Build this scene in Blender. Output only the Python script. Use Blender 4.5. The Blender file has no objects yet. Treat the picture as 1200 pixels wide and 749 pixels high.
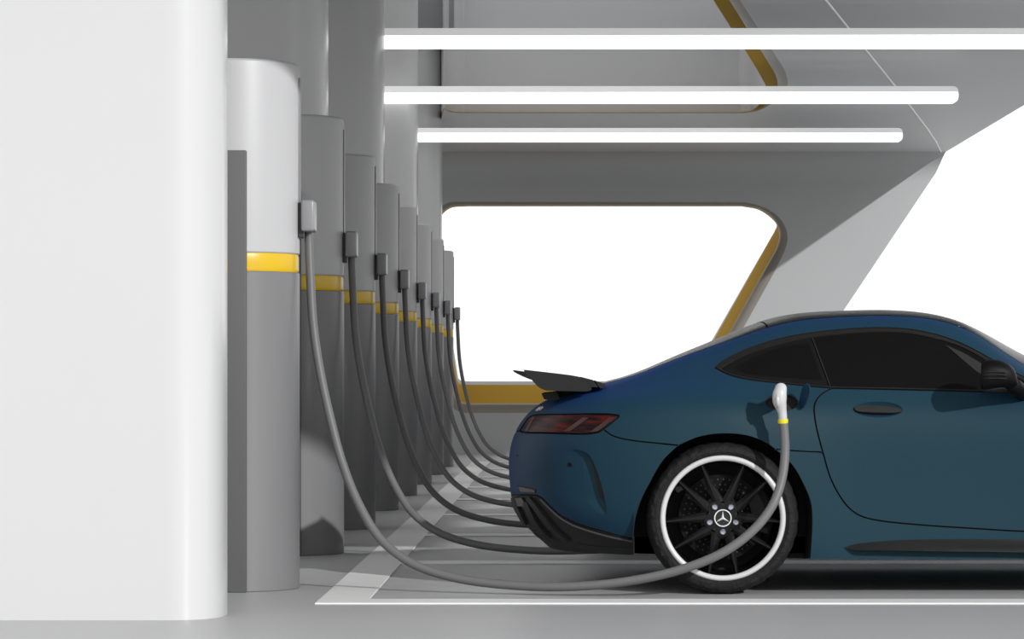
import bpy, bmesh, math, random
import numpy as np
from mathutils import Vector, Matrix
from mathutils.geometry import delaunay_2d_cdt
random.seed(7)
PI = math.pi
SC = bpy.context.scene
COL = SC.collection

# ------------------------------------------------------------------ camera
F = 3616.0                     # focal length in pixels of a 1200 wide frame
VX, VY, EYE = 657.6, 447.4, 0.96
cam = bpy.data.cameras.new('camera')
cam.sensor_width = 36.0
cam.lens = 36.0 * F / 1200.0
cam.shift_x = (600.0 - VX) / 1200.0
cam.shift_y = (VY - 374.5) / 1200.0
cam.clip_end = 300
co = bpy.data.objects.new('camera', cam)
COL.objects.link(co)
co.location = (0, 0, EYE)
co.rotation_euler = (PI / 2, 0, 0)
SC.camera = co

def at(px, py, Y):             # a point of the place at distance Y
    return Vector(((px - VX) * Y / F, Y, EYE - (py - VY) * Y / F))
def on_z(px, py, z):           # ... at height z
    Y = (z - EYE) * F / (VY - py)
    return Vector(((px - VX) * Y / F, Y, z))

# ------------------------------------------------------------------ materials
def mat(name, color, rough=.5, metal=0., spec=.5, noise=0., nscale=30., bump=0., emit=0., coat=0., tint=None, sheen=0., sheen_tint=None, coat_rough=.05, ecol=None):
    m = bpy.data.materials.new(name)
    m.use_nodes = True
    nt = m.node_tree
    b = nt.nodes['Principled BSDF']
    c = (*color, 1)
    b.inputs['Base Color'].default_value = c
    b.inputs['Roughness'].default_value = rough
    b.inputs['Metallic'].default_value = metal
    b.inputs['Specular IOR Level'].default_value = spec
    b.inputs['Coat Weight'].default_value = coat
    b.inputs['Coat Roughness'].default_value = coat_rough
    if tint: b.inputs['Specular Tint'].default_value = (*tint, 1)
    if sheen:
        b.inputs['Sheen Weight'].default_value = sheen
        b.inputs['Sheen Roughness'].default_value = .7
        b.inputs['Sheen Tint'].default_value = (*(sheen_tint or (1, 1, 1)), 1)
    if emit:
        b.inputs['Emission Color'].default_value = (*(ecol or (1, 1, 1)), 1)
        b.inputs['Emission Strength'].default_value = emit
    if noise or bump:
        tc = nt.nodes.new('ShaderNodeTexCoord')
        nz = nt.nodes.new('ShaderNodeTexNoise')
        nz.inputs['Scale'].default_value = nscale
        nz.inputs['Detail'].default_value = 4
        nt.links.new(tc.outputs['Object'], nz.inputs['Vector'])
        if noise:
            mx = nt.nodes.new('ShaderNodeMix'); mx.data_type = 'RGBA'
            mx.inputs[6].default_value = tuple(max(0, v * (1 - noise)) for v in color) + (1,)
            mx.inputs[7].default_value = tuple(min(1, v * (1 + noise)) for v in color) + (1,)
            nt.links.new(nz.outputs['Fac'], mx.inputs[0])
            nt.links.new(mx.outputs[2], b.inputs['Base Color'])
        if bump:
            bp = nt.nodes.new('ShaderNodeBump')
            bp.inputs['Strength'].default_value = bump
            bp.inputs['Distance'].default_value = .01
            nt.links.new(nz.outputs['Fac'], bp.inputs['Height'])
            nt.links.new(bp.outputs['Normal'], b.inputs['Normal'])
    return m

M = {
 'floor':   mat('floor_concrete', (.375, .375, .38), .42, noise=.05, nscale=1.5, spec=.3),
 'line':    mat('floor_paint', (.74, .74, .73), .45, noise=.04, nscale=4),
 'white':   mat('white_lacquer', (.50, .50, .50), .22, spec=.5, noise=.01, nscale=2),
 'wallm':   mat('wall_lacquer', (.35, .353, .355), .4, spec=.3, noise=.015, nscale=1),
 'canopy':  mat('canopy_lacquer', (.45, .455, .46), .4, spec=.4, noise=.015, nscale=1),
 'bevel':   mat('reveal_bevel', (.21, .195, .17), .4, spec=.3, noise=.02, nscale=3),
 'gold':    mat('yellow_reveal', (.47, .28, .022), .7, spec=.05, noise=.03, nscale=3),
 'lantern': mat('lantern_lacquer', (.56, .565, .57), .5, spec=.3, noise=.01, nscale=1),
 'seam_highlight':   mat('seam_highlight_white', (.92, .92, .92), .4, noise=.01),
 'upper':   mat('charger_light_grey', (.43, .43, .435), .42, spec=.35, noise=.03, nscale=120, bump=.02),
 'lower':   mat('charger_dark_grey', (.165, .165, .168), .36, spec=.4, noise=.03, nscale=120, bump=.02),
 'cab':     mat('cabinet_grey', (.09, .09, .092), .5, spec=.3, noise=.03, nscale=80),
 'band':    mat('yellow_band', (.62, .40, .01), .3, spec=.4, noise=.02, nscale=20),
 'outlet':  mat('outlet_grey', (.24, .24, .245), .3, spec=.5, noise=.02, nscale=30),
 'dark':    mat('dark_gap', (.03, .03, .032), .5, noise=.05),
 'hose':    mat('cable_rubber', (.125, .125, .125), .45, spec=.3, noise=.06, nscale=90, bump=.05),
 'gun':     mat('connector_white', (.47, .47, .475), .25, spec=.5, noise=.01),
 'collar':  mat('connector_yellow', (.62, .55, .01), .35, noise=.01),
 'lampbody':mat('lamp_housing', (.82, .82, .82), .4, noise=.01, emit=.3),
 'lamp':    mat('lamp_diffuser', (.95, .95, .95), .4, emit=1.3),
 'paint':   mat('blue_teal_paint', (.0085, .031, .036), .5, spec=.12, noise=.02, nscale=3, sheen=.55, sheen_tint=(.008, .028, .20)),
 'black':   mat('black_plastic', (.004, .004, .004), .5, spec=.1, noise=.1, nscale=60),
 'well':    mat('wheel_well', (.006, .006, .006), .8, noise=.1),
 'carbon':  mat('dark_aero_plastic', (.016, .016, .016), .5, spec=.15, noise=.08, nscale=80),
 'diff':    mat('diffuser_plastic', (.014, .014, .0135), .5, spec=.2, noise=.08, nscale=80),
 'roof':    mat('roof_gloss_black', (.012, .012, .012), .25, spec=.22, noise=.05),
 'glass':   mat('tinted_glass', (.005, .005, .0053), .3, spec=.1, noise=.04),
 'glass2':  mat('tinted_glass_frit', (.0075, .0075, .0075), .4, spec=.1, noise=.04),
 'trim':    mat('window_trim_black', (.013, .012, .011), .5, spec=.2, noise=.05),
 'trim_refl':    mat('trim_and_reflection_grey', (.022, .022, .022), .5, spec=.2, noise=.04),  # divider and mirror foot, and the reflection painted on the side window
 'tyre':    mat('tyre_rubber', (.009, .009, .009), .75, spec=.25, noise=.35, nscale=45, bump=.9),
 'rim':     mat('rim_gloss_black', (.006, .006, .006), .35, spec=.2, noise=.05),
 'lip':     mat('rim_white_lip', (.5, .5, .5), .3, noise=.01),
 'chrome':  mat('chrome', (.82, .82, .84), .3, metal=.2, noise=.01),
 'bolt':    mat('bolt_steel', (.42, .42, .50), .25, metal=.9, noise=.02),
 'disc':    mat('brake_disc', (.006, .006, .006), .5, spec=.08, noise=.1, nscale=40),
 'caliper': mat('caliper', (.004, .004, .004), .5, spec=.08, noise=.05),
 'hubgrey': mat('hub_grey', (.02, .02, .02), .5, noise=.04),
 'refl':    mat('reflector_red', (.05, .018, .016), .35, noise=.1),
 'exh':     mat('exhaust_trim', (.075, .075, .075), .4, metal=.2, noise=.04),
 'lens':    mat('headlight_glass', (.3, .3, .32), .1, noise=.03),
}
# tail light: dark red glass with bands of brighter red reflector behind it
m = mat('tail_light_red', (.06, .012, .012), .3, spec=.08)
nt = m.node_tree; b = nt.nodes['Principled BSDF']
tc = nt.nodes.new('ShaderNodeTexCoord'); mp = nt.nodes.new('ShaderNodeMapping')
mp.inputs['Scale'].default_value = (7, 1, 45); mp.inputs['Rotation'].default_value = (0, .45, 0)
nz = nt.nodes.new('ShaderNodeTexNoise'); nz.inputs['Scale'].default_value = 1.6; nz.inputs['Detail'].default_value = 3
rp = nt.nodes.new('ShaderNodeValToRGB')
rp.color_ramp.elements[0].position = .36; rp.color_ramp.elements[0].color = (.009, .004, .004, 1)
rp.color_ramp.elements[1].position = .70; rp.color_ramp.elements[1].color = (.11, .008, .008, 1)
e = rp.color_ramp.elements.new(.52); e.color = (.034, .008, .008, 1)
nt.links.new(tc.outputs['Object'], mp.inputs['Vector']); nt.links.new(mp.outputs['Vector'], nz.inputs['Vector'])
nt.links.new(nz.outputs['Fac'], rp.inputs['Fac']); nt.links.new(rp.outputs['Color'], b.inputs['Base Color'])
M['tail'] = m
M['tailbar'] = mat('tail_light_bar', (.040, .013, .0125), .3, noise=.1, nscale=30)

# ------------------------------------------------------------------ mesh helpers
def obj(name, verts, faces, m, parent=None, smooth=True, angle=None):
    me = bpy.data.meshes.new(name)
    me.from_pydata([tuple(v) for v in verts], [], faces)
    me.materials.append(m)
    bm = bmesh.new(); bm.from_mesh(me)
    bmesh.ops.recalc_face_normals(bm, faces=bm.faces)
    bm.to_mesh(me); bm.free()
    for p in me.polygons: p.use_smooth = smooth
    if smooth and angle is not None:
        me.set_sharp_from_angle(angle=math.radians(angle))
    o = bpy.data.objects.new(name, me)
    COL.objects.link(o)
    if parent: o.parent = parent
    return o

def bm_obj(name, bm, m, parent=None, smooth=True, angle=35, recalc=True):
    me = bpy.data.meshes.new(name)
    if recalc: bmesh.ops.recalc_face_normals(bm, faces=bm.faces)
    bm.to_mesh(me); bm.free()
    me.materials.append(m)
    for p in me.polygons: p.use_smooth = smooth
    if smooth: me.set_sharp_from_angle(angle=math.radians(angle))
    o = bpy.data.objects.new(name, me)
    COL.objects.link(o)
    if parent: o.parent = parent
    return o

def empty(name, loc=(0, 0, 0)):
    o = bpy.data.objects.new(name, None)
    o.empty_display_size = .1
    COL.objects.link(o); o.location = loc
    return o

def tag(o, label=None, cat=None, group=None, kind=None):
    if label: o['label'] = label
    if cat: o['category'] = cat
    if group: o['group'] = group
    if kind: o['kind'] = kind
    return o

def box(bm, x0, x1, y0, y1, z0, z1, bev=0., seg=2):
    r = bmesh.ops.create_cube(bm, size=1)
    vs = r['verts']
    for v in vs:
        v.co = Vector(((x0 + x1) / 2 + v.co.x * (x1 - x0), (y0 + y1) / 2 + v.co.y * (y1 - y0), (z0 + z1) / 2 + v.co.z * (z1 - z0)))
    if bev:
        es = list({e for v in vs for e in v.link_edges})
        bmesh.ops.bevel(bm, geom=es, offset=bev, segments=seg, affect='EDGES', profile=.5)
    return bm

def prism(bm, poly, axis, a0, a1):
    """extrude a 2D polygon: axis 'y' -> poly is (x,z); 'z' -> (x,y); 'x' -> (y,z)"""
    def p3(p, a):
        if axis == 'y': return (p[0], a, p[1])
        if axis == 'z': return (p[0], p[1], a)
        return (a, p[0], p[1])
    A = [bm.verts.new(p3(p, a0)) for p in poly]
    B = [bm.verts.new(p3(p, a1)) for p in poly]
    n = len(poly)
    bm.faces.new(A); bm.faces.new(B)
    for i in range(n):
        bm.faces.new((A[i], A[(i + 1) % n], B[(i + 1) % n], B[i]))
    return bm

def lathe(bm, prof, c, axis='y', seg=64, wob=None, close=False):
    """prof: list of (r, a) ; revolve round an axis through c"""
    rings = []
    for (r, a) in prof:
        ring = []
        for k in range(seg):
            t = 2 * PI * k / seg
            rr = r + (wob(r, a, k) if wob else 0)
            if axis == 'y': p = (c[0] + rr * math.cos(t), c[1] + a, c[2] + rr * math.sin(t))
            else: p = (c[0] + rr * math.cos(t), c[1] + rr * math.sin(t), c[2] + a)
            ring.append(bm.verts.new(p))
        rings.append(ring)
    rr = list(zip(rings, rings[1:]))
    if close: rr.append((rings[-1], rings[0]))
    for A, B in rr:
        for k in range(seg):
            bm.faces.new((A[k], A[(k + 1) % seg], B[(k + 1) % seg], B[k]))
    return rings

def cap(bm, ring):
    bm.faces.new(ring)

def tube_geo(pts, rad, seg=12, caps=True):
    pts = [Vector(p) for p in pts]
    n = len(pts)
    V = []; Fc = []
    up = Vector((0, 1, 0))
    for i, p in enumerate(pts):
        t = (pts[min(i + 1, n - 1)] - pts[max(i - 1, 0)]).normalized()
        s = t.cross(up)
        if s.length < 1e-3: s = t.cross(Vector((1, 0, 0)))
        s.normalize(); w = s.cross(t).normalized()
        r = rad[i] if isinstance(rad, (list, tuple)) else rad
        for k in range(seg):
            a = 2 * PI * k / seg
            V.append(p + s * (r * math.cos(a)) + w * (r * math.sin(a)))
    for i in range(n - 1):
        for k in range(seg):
            Fc.append((i * seg + k, i * seg + (k + 1) % seg, (i + 1) * seg + (k + 1) % seg, (i + 1) * seg + k))
    if caps:
        Fc.append(tuple(range(seg))); Fc.append(tuple(range((n - 1) * seg, n * seg)))
    return V, Fc

def catmull(pts, n=8, closed=False):
    pts = [np.array(p, float) for p in pts]
    if len(pts) < 3: 
        return [pts[0] + (pts[1] - pts[0]) * t for t in np.linspace(0, 1, n + 1)] if len(pts) == 2 else pts
    out = []
    N = len(pts)
    rng = range(N) if closed else range(N - 1)
    for i in rng:
        if closed: p0, p1, p2, p3 = pts[(i - 1) % N], pts[i], pts[(i + 1) % N], pts[(i + 2) % N]
        else:
            p1, p2 = pts[i], pts[i + 1]
            p0 = pts[i - 1] if i > 0 else 2 * p1 - p2
            p3 = pts[i + 2] if i + 2 < N else 2 * p2 - p1
        # centripetal (Barry-Goldman)
        def tj(ti, a, b): return ti + max(np.linalg.norm(b - a), 1e-6) ** .5
        t0 = 0; t1 = tj(t0, p0, p1); t2 = tj(t1, p1, p2); t3 = tj(t2, p2, p3)
        for k in range(n):
            t = t1 + (t2 - t1) * k / n
            a1 = (t1 - t) / (t1 - t0) * p0 + (t - t0) / (t1 - t0) * p1
            a2 = (t2 - t) / (t2 - t1) * p1 + (t - t1) / (t2 - t1) * p2
            a3 = (t3 - t) / (t3 - t2) * p2 + (t - t2) / (t3 - t2) * p3
            b1 = (t2 - t) / (t2 - t0) * a1 + (t - t0) / (t2 - t0) * a2
            b2 = (t3 - t) / (t3 - t1) * a2 + (t - t1) / (t3 - t1) * a3
            out.append((t2 - t) / (t2 - t1) * b1 + (t - t1) / (t2 - t1) * b2)
    if not closed: out.append(pts[-1])
    return out

def inside(p, poly):
    x, y = p; c = False; n = len(poly)
    j = n - 1
    for i in range(n):
        xi, yi = poly[i]; xj, yj = poly[j]
        if (yi > y) != (yj > y) and x < (xj - xi) * (y - yi) / (yj - yi + 1e-18) + xi: c = not c
        j = i
    return c

def flat_with_hole(outer, hole):
    """2D triangulation of outer minus hole -> verts, tris"""
    vs = [Vector((p[0], p[1])) for p in outer] + [Vector((p[0], p[1])) for p in hole]
    n, h = len(outer), len(hole)
    es = [(i, (i + 1) % n) for i in range(n)] + [(n + i, n + (i + 1) % h) for i in range(h)]
    V, E, T, _, _, _ = delaunay_2d_cdt(vs, es, [], 0, 1e-6)
    keep = []
    for t in T:
        c = sum((V[i] for i in t), Vector((0, 0))) / len(t)
        if inside(c, outer) and not (h and inside(c, hole)): keep.append(tuple(t))
    return V, keep

# ================================================================== THE PLACE
WY = 41.0                                    # back wall
ZC = EYE + 267.4 * WY / F                    # canopy underside
XE = (1105 - VX) * WY / F                    # canopy right edge

# ---- floor
bm = bmesh.new()
box(bm, -14, 16, 0.5, 60, -.15, 0)
floor = tag(bm_obj('floor', bm, M['floor'], smooth=False), 'grey concrete floor of the charging station with white bay lines', 'floor', kind='structure')
S = 2.935                                    # bay pitch
def decal(name, x0, x1, y0, y1, h=.006):
    bm = bmesh.new(); box(bm, x0, x1, y0, y1, 0, h, .002, 1)
    return bm_obj(name, bm, M['line'], floor, smooth=False)
decal('lane_line', -1.062, -.842, 13.30, 36.9)
for i in range(9):
    y = 13.41 + 2.91 * i
    decal('bay_line', -1.062 if i == 0 else -.85, 5.6, y - .125, y + .125, .0075)

# ---- back wall with the slanted window opening
def P2(px, py, Y): 
    p = at(px, py, Y); return (p.x, p.z)
def loop_px(segs, n=6):
    out = []
    for s in segs:
        c = catmull(s, n) if len(s) > 2 else [np.array(s[0], float), np.array(s[1], float)]
        if out and np.linalg.norm(out[-1] - c[0]) < .01: c = c[1:]
        out += c
    if np.linalg.norm(out[0] - out[-1]) < .01: out.pop()
    return out
def resample(poly, n):
    P = [np.array(p, float) for p in poly]; P.append(P[0])
    d = [0]
    for a, b in zip(P, P[1:]): d.append(d[-1] + np.linalg.norm(b - a))
    out = []
    for t in np.linspace(0, d[-1], n, endpoint=False):
        k = max(i for i in range(len(P) - 1) if d[i] <= t)
        f = (t - d[k]) / max(d[k + 1] - d[k], 1e-9)
        out.append(P[k] * (1 - f) + P[k + 1] * f)
    return out
# four matching loops, corner by corner (same number of points each)
def wloop(tl, tr, br, bl):
    segs = [catmull(tl, 6), catmull(tr, 6), catmull(br, 6), catmull(bl, 6)]
    out = []
    for s in segs: out += s
    return out
W0 = wloop([(507, 275), (511, 250), (524, 238), (545, 236.5)],
           [(873, 237), (893, 242), (911, 253), (920, 265.5), (923, 277.5), (921, 290), (907, 320)],
           [(838, 444), (824, 464), (806, 478), (786, 484)], [(546, 484), (535, 481), (529, 474), (526, 462)])
W1 = wloop([(510, 277), (515, 254), (527, 243), (547, 241)],
           [(870, 241.4), (890, 245), (905, 255), (911, 264), (913.4, 273.4), (911.4, 287), (896, 316)],
           [(828, 438), (816, 456), (802, 468), (784, 473)], [(549, 473), (540, 471), (534, 465), (530, 455)])
W2 = wloop([(511, 278), (516, 255), (528, 244), (548, 242)],
           [(869, 242), (889, 246), (904, 256), (910.5, 264), (908, 271), (903, 280), (881, 319)],
           [(822, 424), (815, 437), (808, 446), (796, 451)], [(552, 451), (544, 450.7), (539, 450), (536, 447)])
W3 = wloop([(511, 278), (516, 255), (528, 244), (548, 242)],
           [(869, 242), (889, 246), (904, 256), (910, 264), (907.5, 271), (902.5, 280), (880, 319)],
           [(821, 422), (814, 435), (808, 443), (796, 447)], [(553, 447), (545, 446.7), (540, 446), (537, 443)])
WYs = [WY, WY + .10, WY + .75, WY + .95]
WL = [[at(p[0], p[1], y) for p in L] for L, y in zip((W0, W1, W2, W3), WYs)]
FR = .36                                     # fillet between wall and canopy
zw = ZC - FR
def wall_right(z):
    pts = [(2.3, 0), (2.47, .1)]
    a = at(876, 532, WY); b = at(1095, 205, WY)
    if z <= b.z: return a.x + (b.x - a.x) * (z - a.z) / (b.z - a.z)
    t = (z - b.z) / (ZC - b.z)
    return b.x + (XE - b.x) * t ** .8
outer = [(-4.2, 0), (wall_right(0), 0)] + [(wall_right(z), z) for z in np.linspace(.4, zw, 12)] + [(-4.2, zw)]
V, T = flat_with_hole(outer, [(p.x, p.z) for p in WL[0]])
verts = [(v.x, WY, v.y) for v in V]; faces = [tuple(t) for t in T]
# fillet rising to the canopy
nF = 14
rows = []
for k in range(nF + 1):
    a = PI / 2 * k / nF
    y = WY - FR + FR * math.cos(a); z = zw + FR * math.sin(a)
    xr = wall_right(z)
    row = []
    for x in np.linspace(-4.2, xr, 30): 
        row.append(len(verts)); verts.append((x, y, z))
    rows.append(row)
for A, B in zip(rows, rows[1:]):
    for i in range(29): faces.append((A[i], A[i + 1], B[i + 1], B[i]))
# back skin and right edge so that the wall has its thickness
TB = .95
nb = len(verts)
for (x, z) in outer: verts.append((x, WY, z))
for (x, z) in outer: verts.append((x, WY + TB, z))
no = len(outer)
for i in range(no - 1): faces.append((nb + i, nb + i + 1, nb + no + i + 1, nb + no + i))
V, T = flat_with_hole(outer, [(p.x, p.z) for p in WL[3]])
nb = len(verts); verts += [(v.x, WY + TB, v.y) for v in V]
faces += [tuple(nb + i for i in t) for t in T]
wall = tag(obj('wall_back', verts, faces, M['wallm'], angle=40), kind='structure', label='grey back wall of the canopy around the slanted window opening', cat='wall')
def strip(name, LA, LB, m, parent, n=4, round_=False):
    verts, faces = [], []
    N = len(LA)
    for k in range(n + 1):
        t = k / n
        for a, b in zip(LA, LB):
            if round_:   # quarter-round: turns from in-plane to into-the-hole
                ca, sa = 1 - math.cos(PI / 2 * t), math.sin(PI / 2 * t)
                verts.append(a + Vector(((b.x - a.x) * sa, (b.y - a.y) * ca, (b.z - a.z) * sa)) if round_ == 'y'
                             else a + Vector(((b.x - a.x) * sa, (b.y - a.y) * sa, (b.z - a.z) * ca)))
            else: verts.append(a.lerp(b, t))
    for k in range(n):
        for i in range(N):
            faces.append((k * N + i, k * N + (i + 1) % N, (k + 1) * N + (i + 1) % N, (k + 1) * N + i))
    return obj(name, verts, faces, m, parent, angle=50)
t1 = strip('trim_1', WL[1], WL[2], M['gold'], None)
tag(t1, 'yellow reveal lining the slanted window opening in the back wall', 'window trim', kind='structure')
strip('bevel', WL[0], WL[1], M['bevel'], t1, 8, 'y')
strip('outer_rim', WL[2], WL[3], M['lower'], t1, 2)

# ---- canopy with the raised skylight
def cloop(tl, tr, br, bl):
    return wloop(tl, tr, br, bl)
C0 = [(519, 127.5), (523, 130), (532, 132), (545, 132.7)]
C0r = [(870, 132.7), (889, 129), (905, 121), (918, 110), (923, 98.5), (920, 83.5), (910, 67)]
def skyloop(z, dpx, far, slant):
    pts = []
    for p in catmull([(520.5, far - 5), (524, far - 2.4), (532, far - .6), (545, far)], 5): pts.append(on_z(p[0], p[1], z))
    for p in catmull(slant, 5): pts.append(on_z(p[0], p[1], z))
    return pts
slant0 = [(872, 132.7), (889, 129.5), (905, 121), (918, 110), (923, 98.5), (920, 83.5), (910, 67), (867, 0), (858, -14)]
slant1 = [(868, 132.0), (885, 129), (898, 122), (908, 110), (911, 100), (908.5, 87), (901, 74), (855, 0), (846, -14)]
slant2 = [(866, 131.5), (881, 129), (890, 122), (896, 112), (898, 103), (893, 92), (885, 78), (836, 0), (827, -14)]
zs = [ZC, ZC + .05, ZC + .07]
CL = []
for z, sl, far, dx in ((zs[0], slant0, 132.7, 0), (zs[1], slant1, 131.8, .03), (zs[2], slant2, 131.3, .05)):
    L = skyloop(z, 0, far, sl)
    yn = L[-1].y
    L += [Vector((-3.5 + dx, yn, z)), Vector((-3.5 + dx, 36.3 - dx, z)), Vector((-1.425 - dx * .3, 36.3 - dx, z))]
    CL.append(L)
outer = [(-4.2, 11.2), (0.0, 11.2), (1.1, 11.2), (XE, 10.38), (XE, WY - FR), (-4.2, WY - FR)]
hole = [(p.x, p.y) for p in CL[0]]
V, T = flat_with_hole(outer, hole)
verts = [(v.x, v.y, ZC) for v in V]; faces = [tuple(t) for t in T]
outer2 = outer[:4] + [(XE, WY + TB), (-4.2, WY + TB)]
V, T = flat_with_hole(outer2, [(p.x, p.y) for p in CL[2]])
nb = len(verts); verts += [(v.x, v.y, ZC + .3) for v in V]; faces += [tuple(nb + i for i in t) for t in T]
nb = len(verts); no = len(outer)
verts += [(x, y, ZC) for x, y in outer] + [(x, y, ZC + .3) for x, y in outer]
for i in (5, 0, 1, 2, 3): faces.append((nb + i, nb + (i + 1) % no, nb + no + (i + 1) % no, nb + no + i))
nb = len(verts)                              # strip closing the slab above the fillet
verts += [(XE, WY - FR, ZC), (XE, WY - FR, ZC + .3), (XE, WY + TB, ZC + .3), (wall_right(zw), WY + TB, zw), (wall_right(zw), WY, zw)]
ceiling = tag(obj('ceiling', verts, faces, M['canopy'], smooth=False), 'grey underside of the canopy over the parking bays', 'ceiling', kind='structure')
t2 = strip('trim_2', CL[1], CL[2], M['gold'], None, 2)
tag(t2, 'yellow edge strip lining the slanted skylight recess in the canopy', 'skylight trim', kind='structure')
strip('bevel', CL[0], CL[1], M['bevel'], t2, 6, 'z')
# lantern box over the skylight
top = ZC + 1.75
L2 = CL[2]; N = len(L2)
verts = list(L2) + [Vector((p.x, p.y, top)) for p in L2]
faces = [(i, (i + 1) % N, N + (i + 1) % N, N + i) for i in range(N)]
fm = bpy.data.materials.new('translucent_light_pane'); fm.use_nodes = True  # unseen pane added on top so that daylight brightens the recess
fn = fm.node_tree; fn.nodes.remove(fn.nodes['Principled BSDF'])
tr = fn.nodes.new('ShaderNodeBsdfTranslucent'); tr.inputs['Color'].default_value = (.70, .70, .705, 1)
fn.links.new(tr.outputs['BSDF'], fn.nodes['Material Output'].inputs['Surface'])
V, T = flat_with_hole([(p.x, p.y) for p in L2], [])
fv = [(v.x, v.y, top) for v in V] + [(v.x, v.y, top + .02) for v in V]
ff = [tuple(t) for t in T] + [tuple(len(V) + i for i in t) for t in T]
pane = obj('recess_light_pane', fv, ff, fm, smooth=False)
tag(pane, 'unseen translucent pane added on top of the canopy recess to brighten it', 'skylight', kind='structure')
tag(obj('ceiling_skylight', verts, faces, M['lantern'], smooth=False), 'raised grey lantern over the skylight recess', 'skylight', kind='structure')
# thin seam across the canopy, its edge highlight put into the white colour
sp = [on_z(x, y, ZC - .004) for x, y in ((1103, 178), (1097, 166), (1088, 152.5), (1050, 102), (968, 0), (940, -36))]
v_, f_ = tube_geo(sp, .009, 6)
tag(obj('trim_3', v_, f_, M['seam_highlight']), 'thin seam line across the grey canopy, its edge highlight painted white', 'seam', kind='structure')

# ---- pillars
pill_names = ['nearest of the white pillars, bright in the sun at the left edge',
              'second white pillar from the front, rising behind the two nearest chargers',
              'third white pillar from the front, where the two nearest ceiling lamps start',
              'fourth white pillar from the front, where the farthest ceiling lamp starts',
              'farthest and narrowest looking of the white pillars, beside the window opening']
pill_y = [12.77, 18.29, 24.13, 29.75, 35.80]
def pillar_poly(w, d, rf, rb):
    pts = []
    def arc(cx, cy, r, a0, a1, n=14):
        for k in range(n + 1):
            a = a0 + (a1 - a0) * k / n
            ca, sa = math.cos(a), math.sin(a); e_ = .85 if r[0] != r[1] else 1
            pts.append((cx + r[0] * math.copysign(abs(ca) ** e_, ca), cy + r[1] * math.copysign(abs(sa) ** e_, sa)))
    # x from -w to 0, y from -d (front) to 0 (back)
    arc(-rf[0], -d + rf[1], rf, -PI / 2, 0)
    arc(-rb, -rb, (rb, rb), 0, PI / 2, 6)
    arc(-w + rb, -rb, (rb, rb), PI / 2, PI, 6)
    arc(-w + rf[0], -d + rf[1], rf, PI, 1.5 * PI)
    return pts
for i, y in enumerate(pill_y):
    bm = bmesh.new()
    hgt = ZC if i < 2 else (ZC if i == 2 else top)
    prism(bm, [(-1.379 + a, y + c) for a, c in pillar_poly(1.75, .36, (.22, .28), .02)], 'z', 0, hgt)
    o = bm_obj('pillar', bm, M['white'], angle=25)
    tag(o, pill_names[i], 'pillar', 'white pillars along the charger row')
# cross piece at the head of the farthest pillar
bm = bmesh.new(); box(bm, -2.2, -1.227, 35.30, 35.62, 4.93, top, .03, 3)
tag(bm_obj('pillar_bracket', bm, M['outlet']), 'grey bracket sticking out at the head of the farthest pillar', 'bracket')

# ---- linear lamps
lamp_lab = ['nearest and longest of the three glowing linear ceiling lamps, cut by the right edge',
            'middle one of the three glowing linear ceiling lamps, with a rounded end',
            'farthest and lowest in the photo of the three glowing linear ceiling lamps']
lamp_y = [24.21, 29.31, 33.78]
for i, Y in enumerate(lamp_y):
    rows_px = [(33, 42, 55), (101, 108.5, 120), (150, 156, 165.5)][i]
    z1, zm, z0 = [at(0, y, Y - .08).z for y in rows_px]
    r = empty('linear_lamp', (1, Y, z0))
    tag(r, lamp_lab[i], 'ceiling lamp', 'linear ceiling lamps')
    x0, x1 = -2.6, at([1213.5, 1122, 1057][i], 0, Y).x
    h = z1 - z0; rr = h * .42
    def rod(za, zb, y0, y1, nm, m):
        # bar profile in (x,z): rounded right end
        pts = [(x0, za), (x1 - rr, za)] if za > z0 + .01 else [(x0, za)]
        cz = (z0 + z1) / 2
        arc = []
        for k in range(-18, 19):
            a = PI / 2 * k / 18
            hh = h / 2
            c, s = abs(math.cos(a)) ** .7, math.copysign(abs(math.sin(a)) ** .7, math.sin(a))
            px_, pz_ = x1 - rr + rr * c, cz + hh * s
            if za - 1e-6 <= pz_ <= zb + 1e-6: arc.append((px_, pz_))
        pts = [(x0, za)] + arc + [(x0, zb)]
        bm = bmesh.new(); prism(bm, pts, 'y', y0, y1)
        o = bm_obj(nm, bm, m, r, smooth=False); o.location = -r.location
        return o
    rod(zm, z1, Y - .08, Y + .08, 'housing', M['lampbody'])
    rod(z0, zm, Y - .08, Y + .08, 'diffuser', M['lamp'])
    if True:
        bm = bmesh.new(); box(bm, -2.3, -2.2, *[(24.10, 24.15), (29.37, 29.42), (Y + .06, 35.46)][i], zm, z1)
        o = bm_obj('mounting_arm', bm, M['lampbody'], r); o.location = -r.location

# ---- charging stations
CY0 = 14.35
CX, CR = -1.5167, .30
ordinal = ['nearest', 'second', 'third', 'fourth', 'fifth', 'sixth', 'seventh', 'farthest']
def zpx(py, Y=CY0): return EYE - (py - VY) * Y / F
zt = zpx(75); zb1, zb0 = zpx(299), zpx(320)
base = empty('charging_station', (CX, CY0, 0))
def cyl(name, prof, m, seg=72):
    bm = bmesh.new()
    rings = lathe(bm, prof, (0, 0, 0), 'z', seg)
    cap(bm, rings[0]); cap(bm, rings[-1])
    return bm_obj(name, bm, m, base, angle=30)
cyl('lower_body', [(CR - .004, 0), (CR, .004), (CR, zb0 - .004), (CR - .004, zb0)], M['lower'])
cyl('yellow_band', [(CR - .012, zb0 - .01), (CR - .006, zb0 + .002), (CR - .004, zb0 + .01), (CR - .004, zb1 - .01), (CR - .006, zb1 - .002), (CR - .012, zb1 + .01)], M['band'])
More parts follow.
